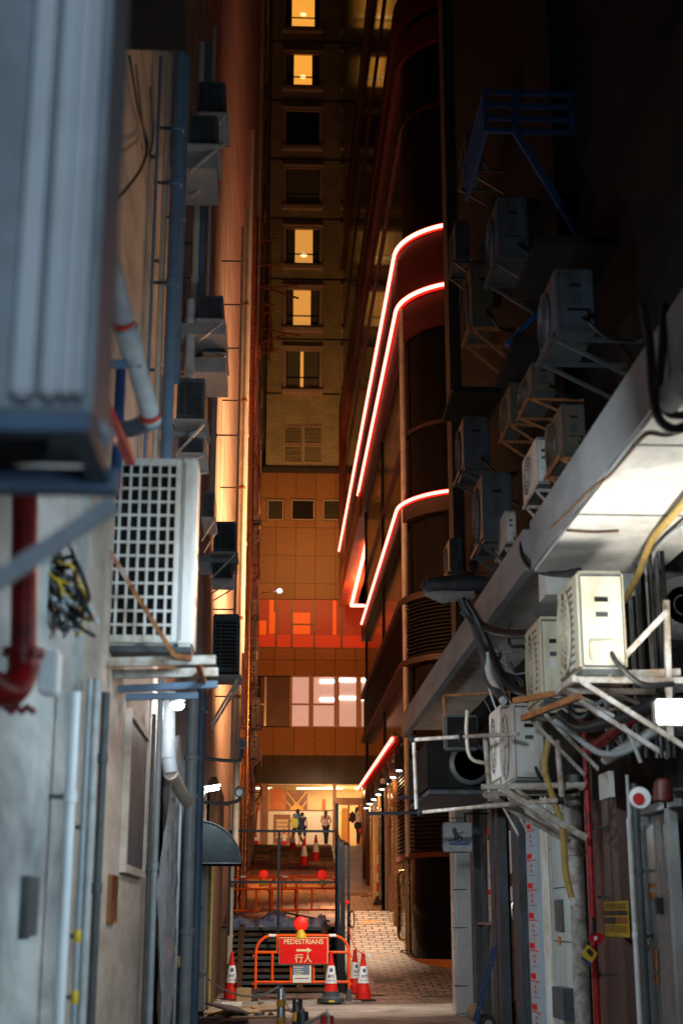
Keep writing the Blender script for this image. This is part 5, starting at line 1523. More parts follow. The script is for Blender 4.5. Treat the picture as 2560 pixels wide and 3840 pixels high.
# film-wrapped post with red stamps
fs_ = thing('wrapped_panel', 'pale blue film wrapped panel with repeated red stamps', 'panel', (WR, 18.1, 0))
mbp, ya, yb_, z0, z1 = rp(1223, 1247, 1848, 2352, WR + .02, .06)
mesh('panel', mbp, 'film', fs_)
xx = WR - .045
for k in range(9):
    zt = z1 - .25 - k * .36
    if zt < .1: break
    ym_ = (ya + yb_)/2; w_ = yb_ - ya
    st_ = mesh('red_stamp', MB().box((xx, ym_ - w_*.05, zt - .035), (xx + .004, ym_ + w_*.40, zt + .03)), 'signred', fs_)
    mesh('stamp_lines', MB().box((xx + .001, ym_ - w_*.45, zt - .066), (xx + .004, ym_ + w_*.45, zt - .052)), 'signred', st_)
    for d_ in (-.14, -.20):
        mesh('chevron', MB().bar((xx, ym_ - .05*1, zt + d_), (xx, ym_, zt + d_ + .035), .006).bar((xx, ym_, zt + d_ + .035), (xx, ym_ + .05, zt + d_), .006), 'signred', st_)
    mesh('small_line', MB().box((xx + .001, ym_ - w_*.4, zt - .245), (xx + .004, ym_ + w_*.2, zt - .238)), 'blue', st_)
for k, (x, rpx, mat, lb) in enumerate(((1252, 4, 'pvc', 'thin pale upright just right of the stamped film panel'), (1262, 3.5, 'cream', 'thin cream conduit next to the pale green door'), (1090, 7, 'darkpipe', 'black pipe beside the white tiled pillar'), (1110, 3, 'oldac', 'thin conduit left of the blue oval poster'))):
    vpipe(x, rpx, 1830, 2352, WR - .03, mat, lb, group=GP, collars=(1950,))
gd = thing('pale_green_door', 'pale green painted door with a dark lock plate behind the yellow hose', 'door', (WR, 16.8, 0))
mesh('leaf', rp(1270, 1322, 1840, 2352, WR + .08, .06)[0], 'door', gd)
mesh('jamb', rp(1264, 1270, 1830, 2352, WR + .04, .1)[0], 'white', gd)
mesh('lock_plate', rp(1279, 1294, 2066, 2138, WR + .018, .03)[0], 'darkpipe', gd)
mesh('keyhole', rp(1283, 1288, 2150, 2170, WR + .018, .015)[0], 'brass', gd)
mesh('floor_box', rp(1292, 1318, 2268, 2340, WR + .0, .12)[0], 'oldac', gd)
for y in (1912, 2037, 2162): mesh('seam', rp(1271, 1321, y, y + 2, WR + .019, .004)[0], 'void', gd)
vpipe(1326, 19, 1780, 2352, WR - .18, 'roughpipe', 'fat lagged pipe with flaking paint in front of the green door', group=GP, collars=(1958,))
vpipe(1356, 8, 1650, 2352, WR - .2, 'redpipe', 'dark red fire pipe beside the fat lagged pipe', group=GP, collars=(1700, 1900, 2240), name='fire_pipe')
vpipe(1366, 4, 1700, 2352, WR - .12, 'whitepipe', 'thin white conduit right of the dark red pipe', group=GP, collars=(2060,))
pw = thing('granite_panel', 'dark pinkish granite wall panel behind the yellow poster', 'panel', (WR, 14, 0))
mesh('slab', rp(1372, 1452, 1830, 2352, WR + .1, .1)[0], 'pinkwall', pw)
yp = thing('yellow_poster', 'yellow poster with a black middle band on the pinkish granite', 'poster', (WR, 14.2, 1.4))
mbp, ya, yb_, z0, z1 = rp(1389, 1444, 2070, 2152, WR - .002, .008)
mesh('sheet', mbp, 'posteryellow', yp)
H = z1 - z0; xx = WR - .013
mesh('black_band', MB().box((xx, ya + .01, z0 + H*.60), (xx + .002, yb_ - .01, z0 + H*.74)), 'dark', yp)
mesh('black_band', MB().box((xx, (ya + yb_)/2, z0 + H*.36), (xx + .002, yb_ - .01, z0 + H*.55)), 'dark', yp)
mesh('food_photo', MB().box((xx, ya + .02, z0 + H*.37), (xx + .002, (ya + yb_)/2 - .02, z0 + H*.55)), 'rust', yp)
for k in range(9):
    z = z0 + H*((.93 - .035*k) if k < 5 else (.30 - .05*(k - 5)))
    mesh('print_line', MB().box((xx, ya + .05, z - .003), (xx + .002, yb_ - .05, z + .003)), 'wood', yp)
vpipe(1456, 6, 1880, 2352, WR - .15, 'whitepipe', 'white pipe between the granite panel and the metal door', group=GP, collars=(2150,))
vpipe(1448, 4, 1780, 2120, WR - .2, 'pvc', 'short pale conduit above the yellow poster', group=GP)
vpipe(1470, 9, 1800, 2352, WR - .14, 'darkpipe', 'black pipe hugging the metal door', group=GP, collars=(2000,))
md = thing('metal_double_door', 'brushed silver double door with faint red stickers at the right edge', 'door', (WR, 12.6, 0))
for a, b in ((1484, 1518), (1522, 1560)):
    lf = mesh('leaf', rp(a, b, 1868, 2352, WR + .06, .06)[0], 'steel', md)
    mesh('recessed_panel', rp(a + 4, b - 4, 1890, 2060, WR - .002, .006)[0], 'alu', lf)
mesh('frame', rp(1478, 1484, 1850, 2352, WR + .0, .08)[0], 'steel', md)
mesh('frame', rp(1560, 1568, 1830, 2352, WR + .0, .08)[0], 'canopyc', md)
mesh('frame_head', rp(1478, 1566, 1846, 1864, WR + .0, .08)[0], 'steel', md)
mesh('latch', rp(1514, 1522, 2062, 2100, WR - .004, .04)[0], 'dark', md)
for a, b, c_, d in ((1489, 1504, 2028, 2040), (1489, 1504, 2050, 2062), (1498, 1510, 2180, 2230), (1530, 1545, 2040, 2052), (1500, 1512, 2240, 2258)):
    mesh('faded_sticker', rp(a, b, c_, d, WR - .009, .003)[0], 'rust', md)
for px, py, mt, lb in ((1468, 1833, 'conewhite', 'red and white round lantern left of the metal door top'), (1521, 1815, 'rust', 'dim red bell shaped dome above the metal door')):
    c = U(px, py, X=WR - .25)
    t = thing('wall_lantern', lb, 'lantern', c, 'round lanterns above the metal door')
    mesh('shade', MB().lathe([(.03, .09), (.06, .07), (.075, .0), (.08, -.08), (.07, -.09)], c, 16) if mt != 'conewhite' else MB().lathe([(.02, -.04), (.085, -.03), (.095, 0), (.085, .03), (.02, .04)], c, 18, 'y'), 'redclad' if mt == 'rust' else mt, t, True)
    if mt == 'conewhite':
        mesh('red_face', MB().lathe([(.05, -.046), (.05, -.041)], c + Vector((-.02, 0, -.01)), 16, 'y'), 'redpipe', t, True)
    mesh('bracket', MB().bar(c, c + Vector((.3, 0, .02)), .02), 'darkpipe', t)
# snack packets hanging on the red pipe
pk = thing('hanging_packets', 'bunch of red and yellow foil packets tied to the dark red pipe', 'packets', U(1366, 2215, Y=13.9))
def quadpk(name, pts, mat, Y):
    P = [U(x, y, Y=Y) for x, y in pts]; mesh(name, MB().prism(P, (0, .025, 0)), mat, pk)
quadpk('packet', [(1350, 2160), (1378, 2170), (1386, 2150), (1372, 2140), (1358, 2138)], 'packred', 13.9)
quadpk('packet', [(1334, 2195), (1349, 2170), (1371, 2190), (1357, 2212)], 'posteryellow', 13.85)
quadpk('packet_stripe', [(1334, 2196), (1334, 2203), (1356, 2221), (1359, 2212)], 'bluepaint', 13.84)
quadpk('packet_print', [(1346, 2186), (1352, 2178), (1362, 2186), (1356, 2196)], 'dark', 13.82)
quadpk('packet_print', [(1364, 2152), (1370, 2150), (1371, 2158), (1365, 2160)], 'paper', 13.88)
mesh('tie', MB().tube([U(1360, 2110, Y=14), U(1362, 2130, Y=13.9), U(1360, 2145, Y=13.88)], .02, 6), 'dark', pk, True)
# notice above
one('paper_notice', rp(1386, 1410, 1775, 1835, WR - .1, .05)[0], 'paper', 'white printed notice box above the granite panel', 'notice')
# blue hand truck
ht = thing('hand_truck', 'blue two wheeled hand truck leaning on the far steel bay', 'hand truck', (WR - .35, 20.6, 0))
y0 = 20.6
for dx in (-.0, .17): mesh('rail', MB().bar((WR - .45 + dx*0, y0 + dx*1.6, .12), (WR - .15, y0 + dx*1.6, 1.12), .04), 'bluepaint', ht)
for z in (.3, .6, .9): mesh('cross_bar', MB().bar((WR - .45 + (z - .12)*.3, y0, z), (WR - .45 + (z - .12)*.3, y0 + .27, z), .03), 'bluepaint', ht)
mesh('toe_plate', MB().box((WR - .62, y0 - .02, .03), (WR - .42, y0 + .3, .05)), 'bluepaint', ht)
for yy in (y0 - .07, y0 + .34):
    wl = mesh('wheel', MB().lathe([(.1, -.02), (.11, -.01), (.11, .01), (.1, .02)], (WR - .3, yy, .11), 18, 'y'), 'dark', ht, True)
    mesh('rim', MB().lathe([(.055, -.025), (.055, .025)], (WR - .3, yy, .11), 14, 'y'), 'alu', wl)
# low bags at the pillar foot
one('brown_sack', MB().ball((WR - .15, 22.9, .12), .16, 12, (.9, 1, .8)), 'card', 'small brown sack at the foot of the tiled pillar', 'sack', smooth=True)
# hanging square sign with lion
Ys_ = 21.6
a, b = U(1016, 1958, Y=Ys_), U(1084, 1887, Y=Ys_)
sg = thing('hanging_sign', 'grey rounded square sign with a standing lion over a dark blue banner', 'sign', ((a.x + b.x)/2, Ys_, a.z))
mesh('case', MB().rbox((a.x, Ys_, a.z), (b.x, Ys_ + .14, b.z), .055, 4), 'oldac', sg, True)
mesh('rim', MB().rbox((a.x + .012, Ys_ - .006, a.z + .012), (b.x - .012, Ys_ + .01, b.z - .012), .0055, 2), 'pvc', sg, True)
W_, H_ = b.x - a.x, b.z - a.z
def SP(u, v): return (a.x + W_*u, Ys_ - .009, a.z + H_*(1 - v))
mesh('banner', MB().prism([SP(.17, .60), SP(.86, .60), SP(.92, .68), SP(.86, .76), SP(.24, .76)], (0, -.003, 0)), 'blue', sg)
text('BARCLAYS', .07*W_/.45, 'pvc', sg, (a.x + W_*.50, Ys_ - .014, a.z + H_*(1 - .665)), name='lettering', extr=.001)
lion = [(.36, .22), (.42, .19), (.47, .23), (.47, .30), (.50, .36), (.55, .42), (.62, .46), (.66, .52), (.66, .59), (.62, .59), (.61, .53), (.55, .52), (.53, .59), (.48, .59), (.47, .52), (.45, .52), (.41, .59), (.37, .59), (.39, .50), (.36, .42), (.33, .34), (.33, .27)]
mesh('lion_emblem', MB().prism([SP(u, v) for u, v in lion], (0, -.003, 0)), 'darkpipe', sg)
mb = MB()
tp = [SP(.52, .38), SP(.60, .36), SP(.66, .39), SP(.70, .35), SP(.66, .32)]
mb.tube(curve_pts([Vector(p) for p in tp], 4), .007, 5)
mesh('lion_tail', mb, 'darkpipe', sg)
mesh('ball_emblem', MB().prism([SP(.43 + .045*math.cos(k*PI/6), .565 + .04*math.sin(k*PI/6)) for k in range(12)], (0, -.005, 0)), 'rust', sg)
mesh('arm', MB().bar((b.x - .1, Ys_ + .07, b.z), (b.x - .1, Ys_ + .07, b.z + .12), .03).bar((b.x - .1, Ys_ + .07, b.z + .12), (WR + .1, Ys_ + .07, b.z + .12), .03), 'darkpipe', sg)
# bare steel rack of pale tubes
rk = thing('steel_rack', 'rusty white tubular rack hanging under the canopy with two diagonal braces', 'rack', U(1200, 1860, Y=14))
YR = 13.9
def rt(a, b, Y0=YR, Y1=None, r=.026, m_='whitesteel', nm='tube'):
    return mesh(nm, MB().tube([U(*a, Y=Y0), U(*b, Y=Y1 or Y0)], r, 9), m_, rk, True)
rt((950, 1699), (1062, 1692), 15.5, 14.8, .021); rt((1062, 1692), (1190, 1686), 14.8, YR, .021)
rt((950, 1699), (956, 1858), 15.5, 15.5, .021); rt((968, 1866), (1110, 1852), 15.5, 14.6, .019); rt((1110, 1852), (1286, 1838), 14.6, YR, .026)
rt((1113, 1692), (1126, 1846), 14.6, 14.6, .026); rt((1279, 1700), (1290, 1838), YR, YR, .03)
for p_, Y0 in (((948, 1698), 15.5), ((1060, 1692), 14.8), ((1124, 1849), 14.6), ((1286, 1838), YR), ((967, 1866), 15.5)):
    mesh('joint', MB().tube([U(p_[0] - 7, p_[1] + .5, Y=Y0), U(p_[0] + 7, p_[1] - .5, Y=Y0)], .042, 9), 'dark', rk, True)
for (a, b, Y0, Y1) in (((1105, 1807), (1342, 1803), 14.0, 14.0), ((1128, 1823), (1300, 1820), 14.6, 14.6)):
    mesh('shelf_bar', MB().bar(U(*a, Y=Y0), U(*b, Y=Y1), .045, .05), 'whitesteel', rk)
for (a, b, Y0) in (((1150, 1812), (1345, 1925), 13.95), ((1110, 1822), (1308, 1935), 14.5)):
    mesh('brace', MB().bar(U(*a, Y=Y0), U(*b, Y=Y0), .05, .06), 'whitesteel', rk)
# bracket of the large cream unit
bk = thing('unit_bracket', 'pale steel bracket with a rising strut holding the large cream unit', 'bracket', U(1360, 1560, Y=11.2))
mesh('beam', MB().bar(U(1330, 1552, Y=11.35), U(1560, 1545, Y=11.35), .045, .06), 'whitesteel', bk)
mesh('strut', MB().bar(U(1395, 1548, Y=11.2), U(1530, 1405, Y=11.2), .045, .045), 'whitesteel', bk)
mesh('upright', MB().bar(U(1538, 1700, Y=11.3), U(1528, 1380, Y=11.3), .045, .045), 'whitesteel', bk)
for a, b in (((1180, 1610), (1460, 1560)), ((1200, 1650), (1330, 1600))):
    mesh('rusty_beam', MB().bar(U(*a, Y=12.6), U(*b, Y=11.6), .05, .05), 'rust', bk)
# floodlight, glowing
fl = thing('work_floodlight', 'square glaring work floodlight at the right edge', 'lamp', U(1540, 1660, Y=10.4))
p = U(1534, 1634, Y=10.3)
mesh('face', MB().rbox((p.x - .085, p.y, p.z - .09), (p.x + .2, p.y + .03, p.z + .09), .012), 'flood', fl)
mesh('housing', MB().rbox((p.x - .1, p.y + .031, p.z - .1), (p.x + .22, p.y + .12, p.z + .1), .02), 'dark', fl, True)
mesh('bracket', MB().bar((p.x + .1, p.y + .1, p.z), (WR + .2, p.y + .1, p.z + .1), .03), 'steel', fl)
for k, (x0, x1, y0_, y1_) in enumerate(((846, 985, 1869, 1866), (915, 1050, 1832, 1829))):
    one('steel_bar', MB().bar(U(x0, y0_, Y=19.5), U(x1, y1_, Y=19.5), .03, .04), 'steelrail', ['thin dark steel bar just above the far shop columns', 'shorter dark steel bar above the other, beside the round duct'][k], 'bar', 'thin steel bars by the rack')
# street lamp head under the canopy
sl = thing('street_lamp', 'weathered grey green street lamp head on a short arm, unlit', 'street lamp', U(1060, 1350, Y=20))
a, b = U(968, 1350, Y=20), U(1142, 1350, Y=20)
mesh('hood', MB().tube([a, a + Vector((.08, 0, .03)), (a+b)/2 + Vector((0, 0, .05)), b + Vector((-.2, 0, .04)), b], [.03, .12, .15, .13, .1], 16), 'oldac', sl, True)
mesh('lens', MB().tube([a + Vector((.05, 0, -.07)), a + Vector((.3, 0, -.12)), (a+b)/2 + Vector((.2, 0, -.08))], [.05, .11, .08], 14), 'pvc', sl, True)
mesh('arm', MB().tube([b, U(1200, 1350, Y=20), U(1250, 1352, Y=19)], .035, 8), 'pvc', sl, True)
# dark duct, black box flood and round fan below the second canopy stretch
ft = thing('unlit_floodlight', 'black square floodlight facing away under the canopy beam', 'lamp', U(1055, 1720, Y=17.5))
a, b = U(1022, 1722, Y=17.5), U(1097, 1642, Y=17.5)
mesh('case', MB().rbox((a.x, 17.5, a.z), (b.x, 17.7, b.z), .02), 'darkpipe', ft, True)
mesh('glass', MB().box((a.x + .03, 17.49, a.z + .03), (b.x - .03, 17.499, b.z - .03)), 'windowdark', ft)
mesh('yoke', MB().bar((a.x, 17.6, (a.z+b.z)/2), (a.x, 17.6, b.z + .25), .03).bar((a.x, 17.6, b.z + .25), (b.x + .4, 17.6, b.z + .3), .03), 'rust', ft)
dk = thing('extractor_duct', 'dark rectangular duct with a round fan opening under the canopy', 'duct', U(1050, 1830, Y=19))
a, b = U(980, 1815, Y=19), U(1100, 1700, Y=19)
mesh('trunk', MB().rbox((a.x, 18.9, a.z), (WR + .2, 21.5, b.z), .03), 'concrete', dk, True)
cc = Vector(((a.x + b.x)/2 + .2, 18.88, (a.z + b.z)/2))
mesh('fan_ring', MB().lathe([(.25, -.12), (.28, -.1), (.28, .02), (.22, .02), (.22, -.12)], cc, 28, 'y'), 'darkpipe', dk, True)
mesh('fan_opening', MB().lathe([(.218, -.01), (.218, .0)], cc, 28, 'y'), 'void', dk)
mb = MB()
for k in range(6):
    an = k*PI/3; mb.bar(cc + Vector((.03*math.cos(an), -.02, .03*math.sin(an))), cc + Vector((.25*math.cos(an + .3), -.02, .25*math.sin(an + .3))), .09, .01, (0, 1, 0))
mesh('fan_blades', mb, 'darkpipe', dk)
mesh('tray', MB().box((a.x - .02, 18.6, a.z - .08), (b.x + .4, 21.2, a.z - .03)), 'oldac', dk)
# pipes and hoses under the bright canopy
def hose(pts, r, mat, label, cat='cable', grp='cables and hoses on the right'):
    return one('hose' if cat == 'hose' else 'cable', MB().tube(curve_pts([U(x, y, Y=Y) for x, y, Y in pts], 7), r, 9), mat, label, cat, grp, True)
hose([(1058, 1375, 15), (1075, 1410, 15), (1110, 1440, 15), (1160, 1455, 14.5), (1218, 1458, 14)], .05, 'dark', 'thick black cable from the street lamp to the second cream unit')
hose([(1068, 1380, 15), (1095, 1425, 15), (1128, 1500, 15), (1165, 1570, 14.6), (1215, 1598, 14)], .045, 'dark', 'thick black cable dropping past the floodlight box')
hose([(1062, 1400, 15.2), (1085, 1430, 15.2), (1108, 1500, 15), (1120, 1560, 15), (1150, 1600, 14.6)], .045, 'darkpipe', 'black cable with a white wrapped end above the white pair')
hose([(1117, 1500, 15), (1124, 1550, 14.95), (1146, 1592, 14.7), (1156, 1612, 14.6)], .04, 'whitepipe', 'white wrapped hose end above the white pair', 'hose')
hose([(1475, 700, 7.6), (1490, 780, 7.6), (1498, 900, 7.6), (1512, 960, 7.6), (1545, 985, 7.6), (1580, 975, 7.6)], .028, 'dark', 'thick black cable looping under the canopy edge at the right')
hose([(1525, 700, 7.9), (1520, 800, 7.9), (1512, 900, 7.9), (1530, 945, 7.9), (1560, 955, 7.9), (1590, 945, 7.9)], .028, 'dark', 'second black cable looping beside the first at the right')
hose([(1200, 1230, 13.2), (1198, 1270, 13), (1220, 1305, 12.7), (1270, 1318, 12.5), (1330, 1310, 12)], .026, 'dark', 'black cable hanging across the front of the canopy beam')
hose([(1600, 1120, 9.6), (1542, 1186, 10.4), (1497, 1239, 11.2), (1467, 1314, 11.9), (1448, 1352, 12.3), (1432, 1376, 12.5)], .03, 'yellowcable', 'yellow ribbed hose running down behind the large cream unit', 'hose')
hose([(1590, 1190, 10.4), (1525, 1240, 11.2), (1495, 1290, 11.7), (1500, 1420, 12), (1502, 1560, 12)], .02, 'pvc', 'pale conduit behind the yellow hose', 'hose')
hose([(1262, 1690, 14), (1250, 1760, 14), (1268, 1830, 14), (1290, 1900, 14), (1298, 2000, 14), (1312, 2062, 14)], .034, 'yellowcable', 'yellow hose hanging in front of the pale green door', 'hose')
hose([(1285, 1640, 12.6), (1330, 1670, 12.4), (1390, 1660, 12), (1450, 1640, 11.8), (1520, 1600, 11.5)], .05, 'dark', 'dark hose sagging under the big cream unit', 'hose')
hose([(1270, 1655, 12.8), (1320, 1690, 12.8), (1380, 1730, 12.6), (1450, 1720, 12.2), (1540, 1640, 11.8)], .03, 'greypipe', 'grey cable below the dark sagging hose')
hose([(1340, 1620, 12), (1400, 1640, 11.9), (1440, 1680, 11.9), (1470, 1750, 12)], .018, 'pvc', 'thin pale cable dropping by the floodlight')
hose([(1355, 1720, 13), (1400, 1690, 12.6), (1450, 1650, 12.2), (1490, 1625, 12)], .05, 'redpipe', 'red pipe climbing behind the floodlight glare', 'hose')
hose([(1390, 1745, 12.8), (1440, 1715, 12.4), (1500, 1680, 12), (1568, 1640, 11.6)], .05, 'pvc', 'grey lagged pipe below the climbing red pipe', 'hose')
rnd = random.Random(33)
for k in range(12):
    x = 1385 + k * 13 + rnd.uniform(-4, 4)
    vpipe(x, rnd.choice([3, 4, 5, 6]), 1180 + 160 * (k < 5) , 1740, WR + rnd.uniform(-.12, .05), rnd.choice(['darkpipe', 'pvc', 'greypipe', 'cream', 'dark']), ['first', 'second', 'third', 'fourth', 'fifth', 'sixth', 'seventh', 'eighth', 'ninth', 'tenth', 'eleventh', 'twelfth'][k] + ' thin pipe from the left behind the large cream unit', group='thin pipes behind the cream unit')
for k in range(26):
    grp_ = k < 15
    if grp_:
        x, y, Y = rnd.uniform(1240, 1500), rnd.uniform(1590, 1690), rnd.uniform(11.9, 13.2)
        pts = [(x, y, Y), (x + rnd.uniform(20, 50), y + rnd.uniform(0, 50), Y), (x + rnd.uniform(60, 100), y + rnd.uniform(-30, 60), Y - .1), (x + rnd.uniform(100, 150), y + rnd.uniform(-40, 40), Y - .2)]
    else:
        x, y, Y = rnd.uniform(1060, 1190), rnd.uniform(1400, 1640), rnd.uniform(15.2, 17)
        pts = [(x, y, Y), (x + rnd.uniform(-10, 30), y + rnd.uniform(20, 60), Y), (x + rnd.uniform(0, 50), y + rnd.uniform(60, 110), Y), (x + rnd.uniform(30, 90), y + rnd.uniform(70, 160), Y)]
    hose(pts, rnd.uniform(.008, .022), ['dark', 'pvc', 'darkpipe', 'greypipe', 'cream'][k % 5], ['black', 'pale', 'dull black', 'grey', 'cream'][k % 5] + f" wire {'among the pipes below the large cream unit' if grp_ else 'in the tangle left of the cream units'}, number {k + 1} from the left", grp='tangled wires on the right')
# thin wires on the bright soffit
for pts, lb in (([(1490, 995), (1470, 1010), (1400, 1090), (1360, 1120), (1300, 1180), (1262, 1215)], 'dark wire along the outer edge of the bright soffit'),
                ([(1568, 990), (1530, 1000), (1490, 995)], 'short wire at the near end of the bright soffit'),
                ([(1420, 1220), (1360, 1222), (1300, 1218)], 'wire crossing the bright soffit')):
    P = [U(x, y, Z=4.53) for x, y in pts]
    one('soffit_wire', MB().tube(curve_pts(P, 5), .012, 6), 'wood', lb, 'wire', 'wires on the bright soffit', True)
# round flue near the right edge of the canopy
one('insulated_pipe_end', MB().tube([U(1600, 850, Y=7.2), U(1545, 905, Y=7.6), U(1535, 935, Y=7.7)], [.09, .085, .05], 14), 'canopyc', 'blunt pale pipe end cut by the right edge of the photo', 'pipe', smooth=True)
# wall fan boxes at the right edge
for y0, y1, lb in ((1310, 1470, 'upper round vent fan on the wall at the right edge'), (1560, 1690, 'lower vent box at the right edge near the glare')):
    c = U(1556, (y0 + y1)/2, Y=11.9); rr = (y1 - y0)/2/ppm(11.9, c.z)
    t = thing('vent_fan', lb, 'vent', c, 'vents at the right edge')
    mesh('box', MB().rbox((c.x - .12, 11.9, c.z - rr), (c.x + .35, 12.3, c.z + rr), .02), 'darkpipe', t, True)
    mb = MB()
    for k in range(1, 4): mb.lathe([(rr*.28*k, -.01), (rr*.28*k + .01, -.012), (rr*.28*k + .01, 0)], c + Vector((.05, 0, 0)), 18, 'y')
    mesh('guard', mb, 'alu', t, True)

# ================================================================== PEOPLE
def skinmesh(nodes, edges, root, name, mat, parent, sub=2):
    me = bpy.data.meshes.new(name)
    keys = list(nodes)
    me.from_pydata([nodes[k][0] for k in keys], [(keys.index(a), keys.index(b)) for a, b in edges], [])
    o = bpy.data.objects.new(name, me); C.objects.link(o)
    md = o.modifiers.new('s', 'SKIN'); md.use_smooth_shade = True
    sv = me.skin_vertices[0].data
    for i, k in enumerate(keys):
        r = nodes[k][1]; sv[i].radius = (r, r) if not isinstance(r, tuple) else r
        sv[i].use_root = (k == root)
    sb = o.modifiers.new('u', 'SUBSURF'); sb.levels = sub; sb.render_levels = sub
    dg = bpy.context.evaluated_depsgraph_get()
    m2 = bpy.data.meshes.new_from_object(o.evaluated_get(dg))
    bpy.data.objects.remove(o)
    for p in m2.polygons: p.use_smooth = True
    m2.materials.clear(); m2.materials.append(M[mat])
    o = bpy.data.objects.new(name, m2); C.objects.link(o)
    o.parent = parent
    return o
def V(*a): return Vector(a)
def person(px, py, label, face, height, J, top, legs, hairlen, sleeves='short', shorts=False, name='person'):
    """J: joint overrides in a 1.65 m figure, local: x right of the figure, y forward, z up"""
    p = on_lane(px, py, lambda y: 4.53 if y > 63 else ZL(y)) if False else U(px, py, Y=64.0)
    t = thing(name, label, 'person', (p.x, 64.0, 4.53), None, face); ORG[t.name] = Vector((0, 0, 0))
    s = height / 1.65
    t.scale = (s, s, s)
    D = dict(pelvis=V(0, 0, .92), waist=V(0, .0, 1.04), chest=V(0, 0, 1.24), upper=V(0, 0, 1.34), neck=V(0, .005, 1.43), jaw=V(0, .025, 1.485), head=V(0, .012, 1.57),
             shL=V(-.155, 0, 1.35), shR=V(.155, 0, 1.35), elL=V(-.22, -.02, 1.10), elR=V(.22, -.02, 1.10), wrL=V(-.22, .05, .87), wrR=V(.22, .05, .87),
             hipL=V(-.085, 0, .88), hipR=V(.085, 0, .88), knL=V(-.09, .02, .47), knR=V(.09, .02, .47), anL=V(-.09, -.01, .08), anR=V(.09, -.01, .08), toL=V(-.10, .15, .03), toR=V(.10, .15, .03))
    D.update(J)
    r = dict(pelvis=.125, waist=.105, chest=.125, upper=.09, neck=.05, jaw=.062, head=.088, shL=.055, shR=.055, elL=.036, elR=.036, wrL=.024, wrR=.024, hipL=.085, hipR=.085, knL=.055, knR=.055, anL=.034, anR=.034, toL=.03, toR=.03)
    n = {k: (D[k], r[k]) for k in D}
    e = [('pelvis', 'waist'), ('waist', 'chest'), ('chest', 'upper'), ('upper', 'neck'), ('neck', 'jaw'), ('jaw', 'head'), ('upper', 'shL'), ('upper', 'shR'), ('shL', 'elL'), ('shR', 'elR'), ('elL', 'wrL'), ('elR', 'wrR'),
         ('pelvis', 'hipL'), ('pelvis', 'hipR'), ('hipL', 'knL'), ('hipR', 'knR'), ('knL', 'anL'), ('knR', 'anR'), ('anL', 'toL'), ('anR', 'toR')]
    # hands: palm plus five fingers each
    for S in ('L', 'R'):
        d = (D['wr' + S] - D['el' + S]).normalized(); w_ = D['wr' + S]
        palm = w_ + d * .05; n['pa' + S] = (palm, .022); e.append(('wr' + S, 'pa' + S))
        sx = -1 if S == 'L' else 1
        for k, (off, ln) in enumerate(((-.024, .062), (-.008, .072), (.008, .068), (.023, .054))):
            b_ = palm + V(0, off, 0) + d * .035; tt = b_ + d * ln * .55; t2 = tt + d * ln * .3 + V(-sx * .018, 0, 0)
            n[f'f{S}{k}a'] = (b_, .009); n[f'f{S}{k}b'] = (tt, .008); n[f'f{S}{k}c'] = (t2, .007)
            e += [('pa' + S, f'f{S}{k}a'), (f'f{S}{k}a', f'f{S}{k}b'), (f'f{S}{k}b', f'f{S}{k}c')]
        th1 = palm + V(-sx * .02, .03, 0); n['t' + S] = (th1, .01); n['u' + S] = (th1 + d * .035 + V(0, .012, 0), .008)
        e += [('pa' + S, 't' + S), ('t' + S, 'u' + S)]
    skinmesh(n, e, 'pelvis', 'body', 'skin', t)
    # face: nose, eyes, mouth, ears
    h = D['head']
    fm = MB(); fm.ball(h + V(0, .088, -.03), .013, 8, (1, 1, 1.5)); 
    for sx in (-1, 1): fm.ball(h + V(sx*.083, 0, -.03), .018, 8, (.4, .8, 1.3))
    ff = mesh('nose_and_ears', fm, 'skin', t, True)
    em = MB()
    for sx in (-1, 1): em.ball(h + V(sx*.032, .079, -.008), .009, 8)
    em.bar(h + V(-.022, .083, -.062), h + V(.022, .083, -.062), .007)
    mesh('eyes_and_mouth', em, 'hair', t, True)
    # hair
    hm = {'a': (h + V(0, -.02, .03), .098), 'b': (h + V(0, -.05, -.03), .085)}
    he = [('a', 'b')]
    if hairlen > .1:
        hm['c'] = (h + V(0, -.085, -hairlen*.5), .075); hm['d'] = (h + V(0.01, -.10, -hairlen), .06); he += [('b', 'c'), ('c', 'd')]
    skinmesh(hm, he, 'a', 'hair', 'hair', t)
    # clothes
    g_ = .018
    tn = {k: (D[k], r[k] + g_) for k in ('waist', 'chest', 'upper', 'shL', 'shR')}
    tn['hem'] = (D['pelvis'] + V(0, 0, .03), .135)
    te = [('hem', 'waist'), ('waist', 'chest'), ('chest', 'upper'), ('upper', 'shL'), ('upper', 'shR')]
    for S in ('L', 'R'):
        f = .45 if sleeves == 'short' else .95
        tn['sl' + S] = (D['sh' + S].lerp(D['el' + S], f), .05); te.append(('sh' + S, 'sl' + S))
    skinmesh(tn, te, 'waist', 'shirt', top, t)
    ln_ = {k: (D[k], r[k] + g_*.8) for k in ('pelvis', 'hipL', 'hipR', 'knL', 'knR')}
    le = [('pelvis', 'hipL'), ('pelvis', 'hipR'), ('hipL', 'knL'), ('hipR', 'knR')]
    if not shorts:
        for S in ('L', 'R'): ln_['an' + S] = (D['an' + S] + V(0, 0, .03), .048); le.append(('kn' + S, 'an' + S))
    skinmesh(ln_, le, 'pelvis', 'shorts' if shorts else 'trousers', legs, t)
    for S in ('L', 'R'):
        skinmesh({'a': (D['an' + S] + V(0, -.01, -.025), .042), 'b': (D['to' + S], .036)}, [('a', 'b')], 'a', 'shoe', 'dark', t, 1)
    return t
kg = 'people on the street'
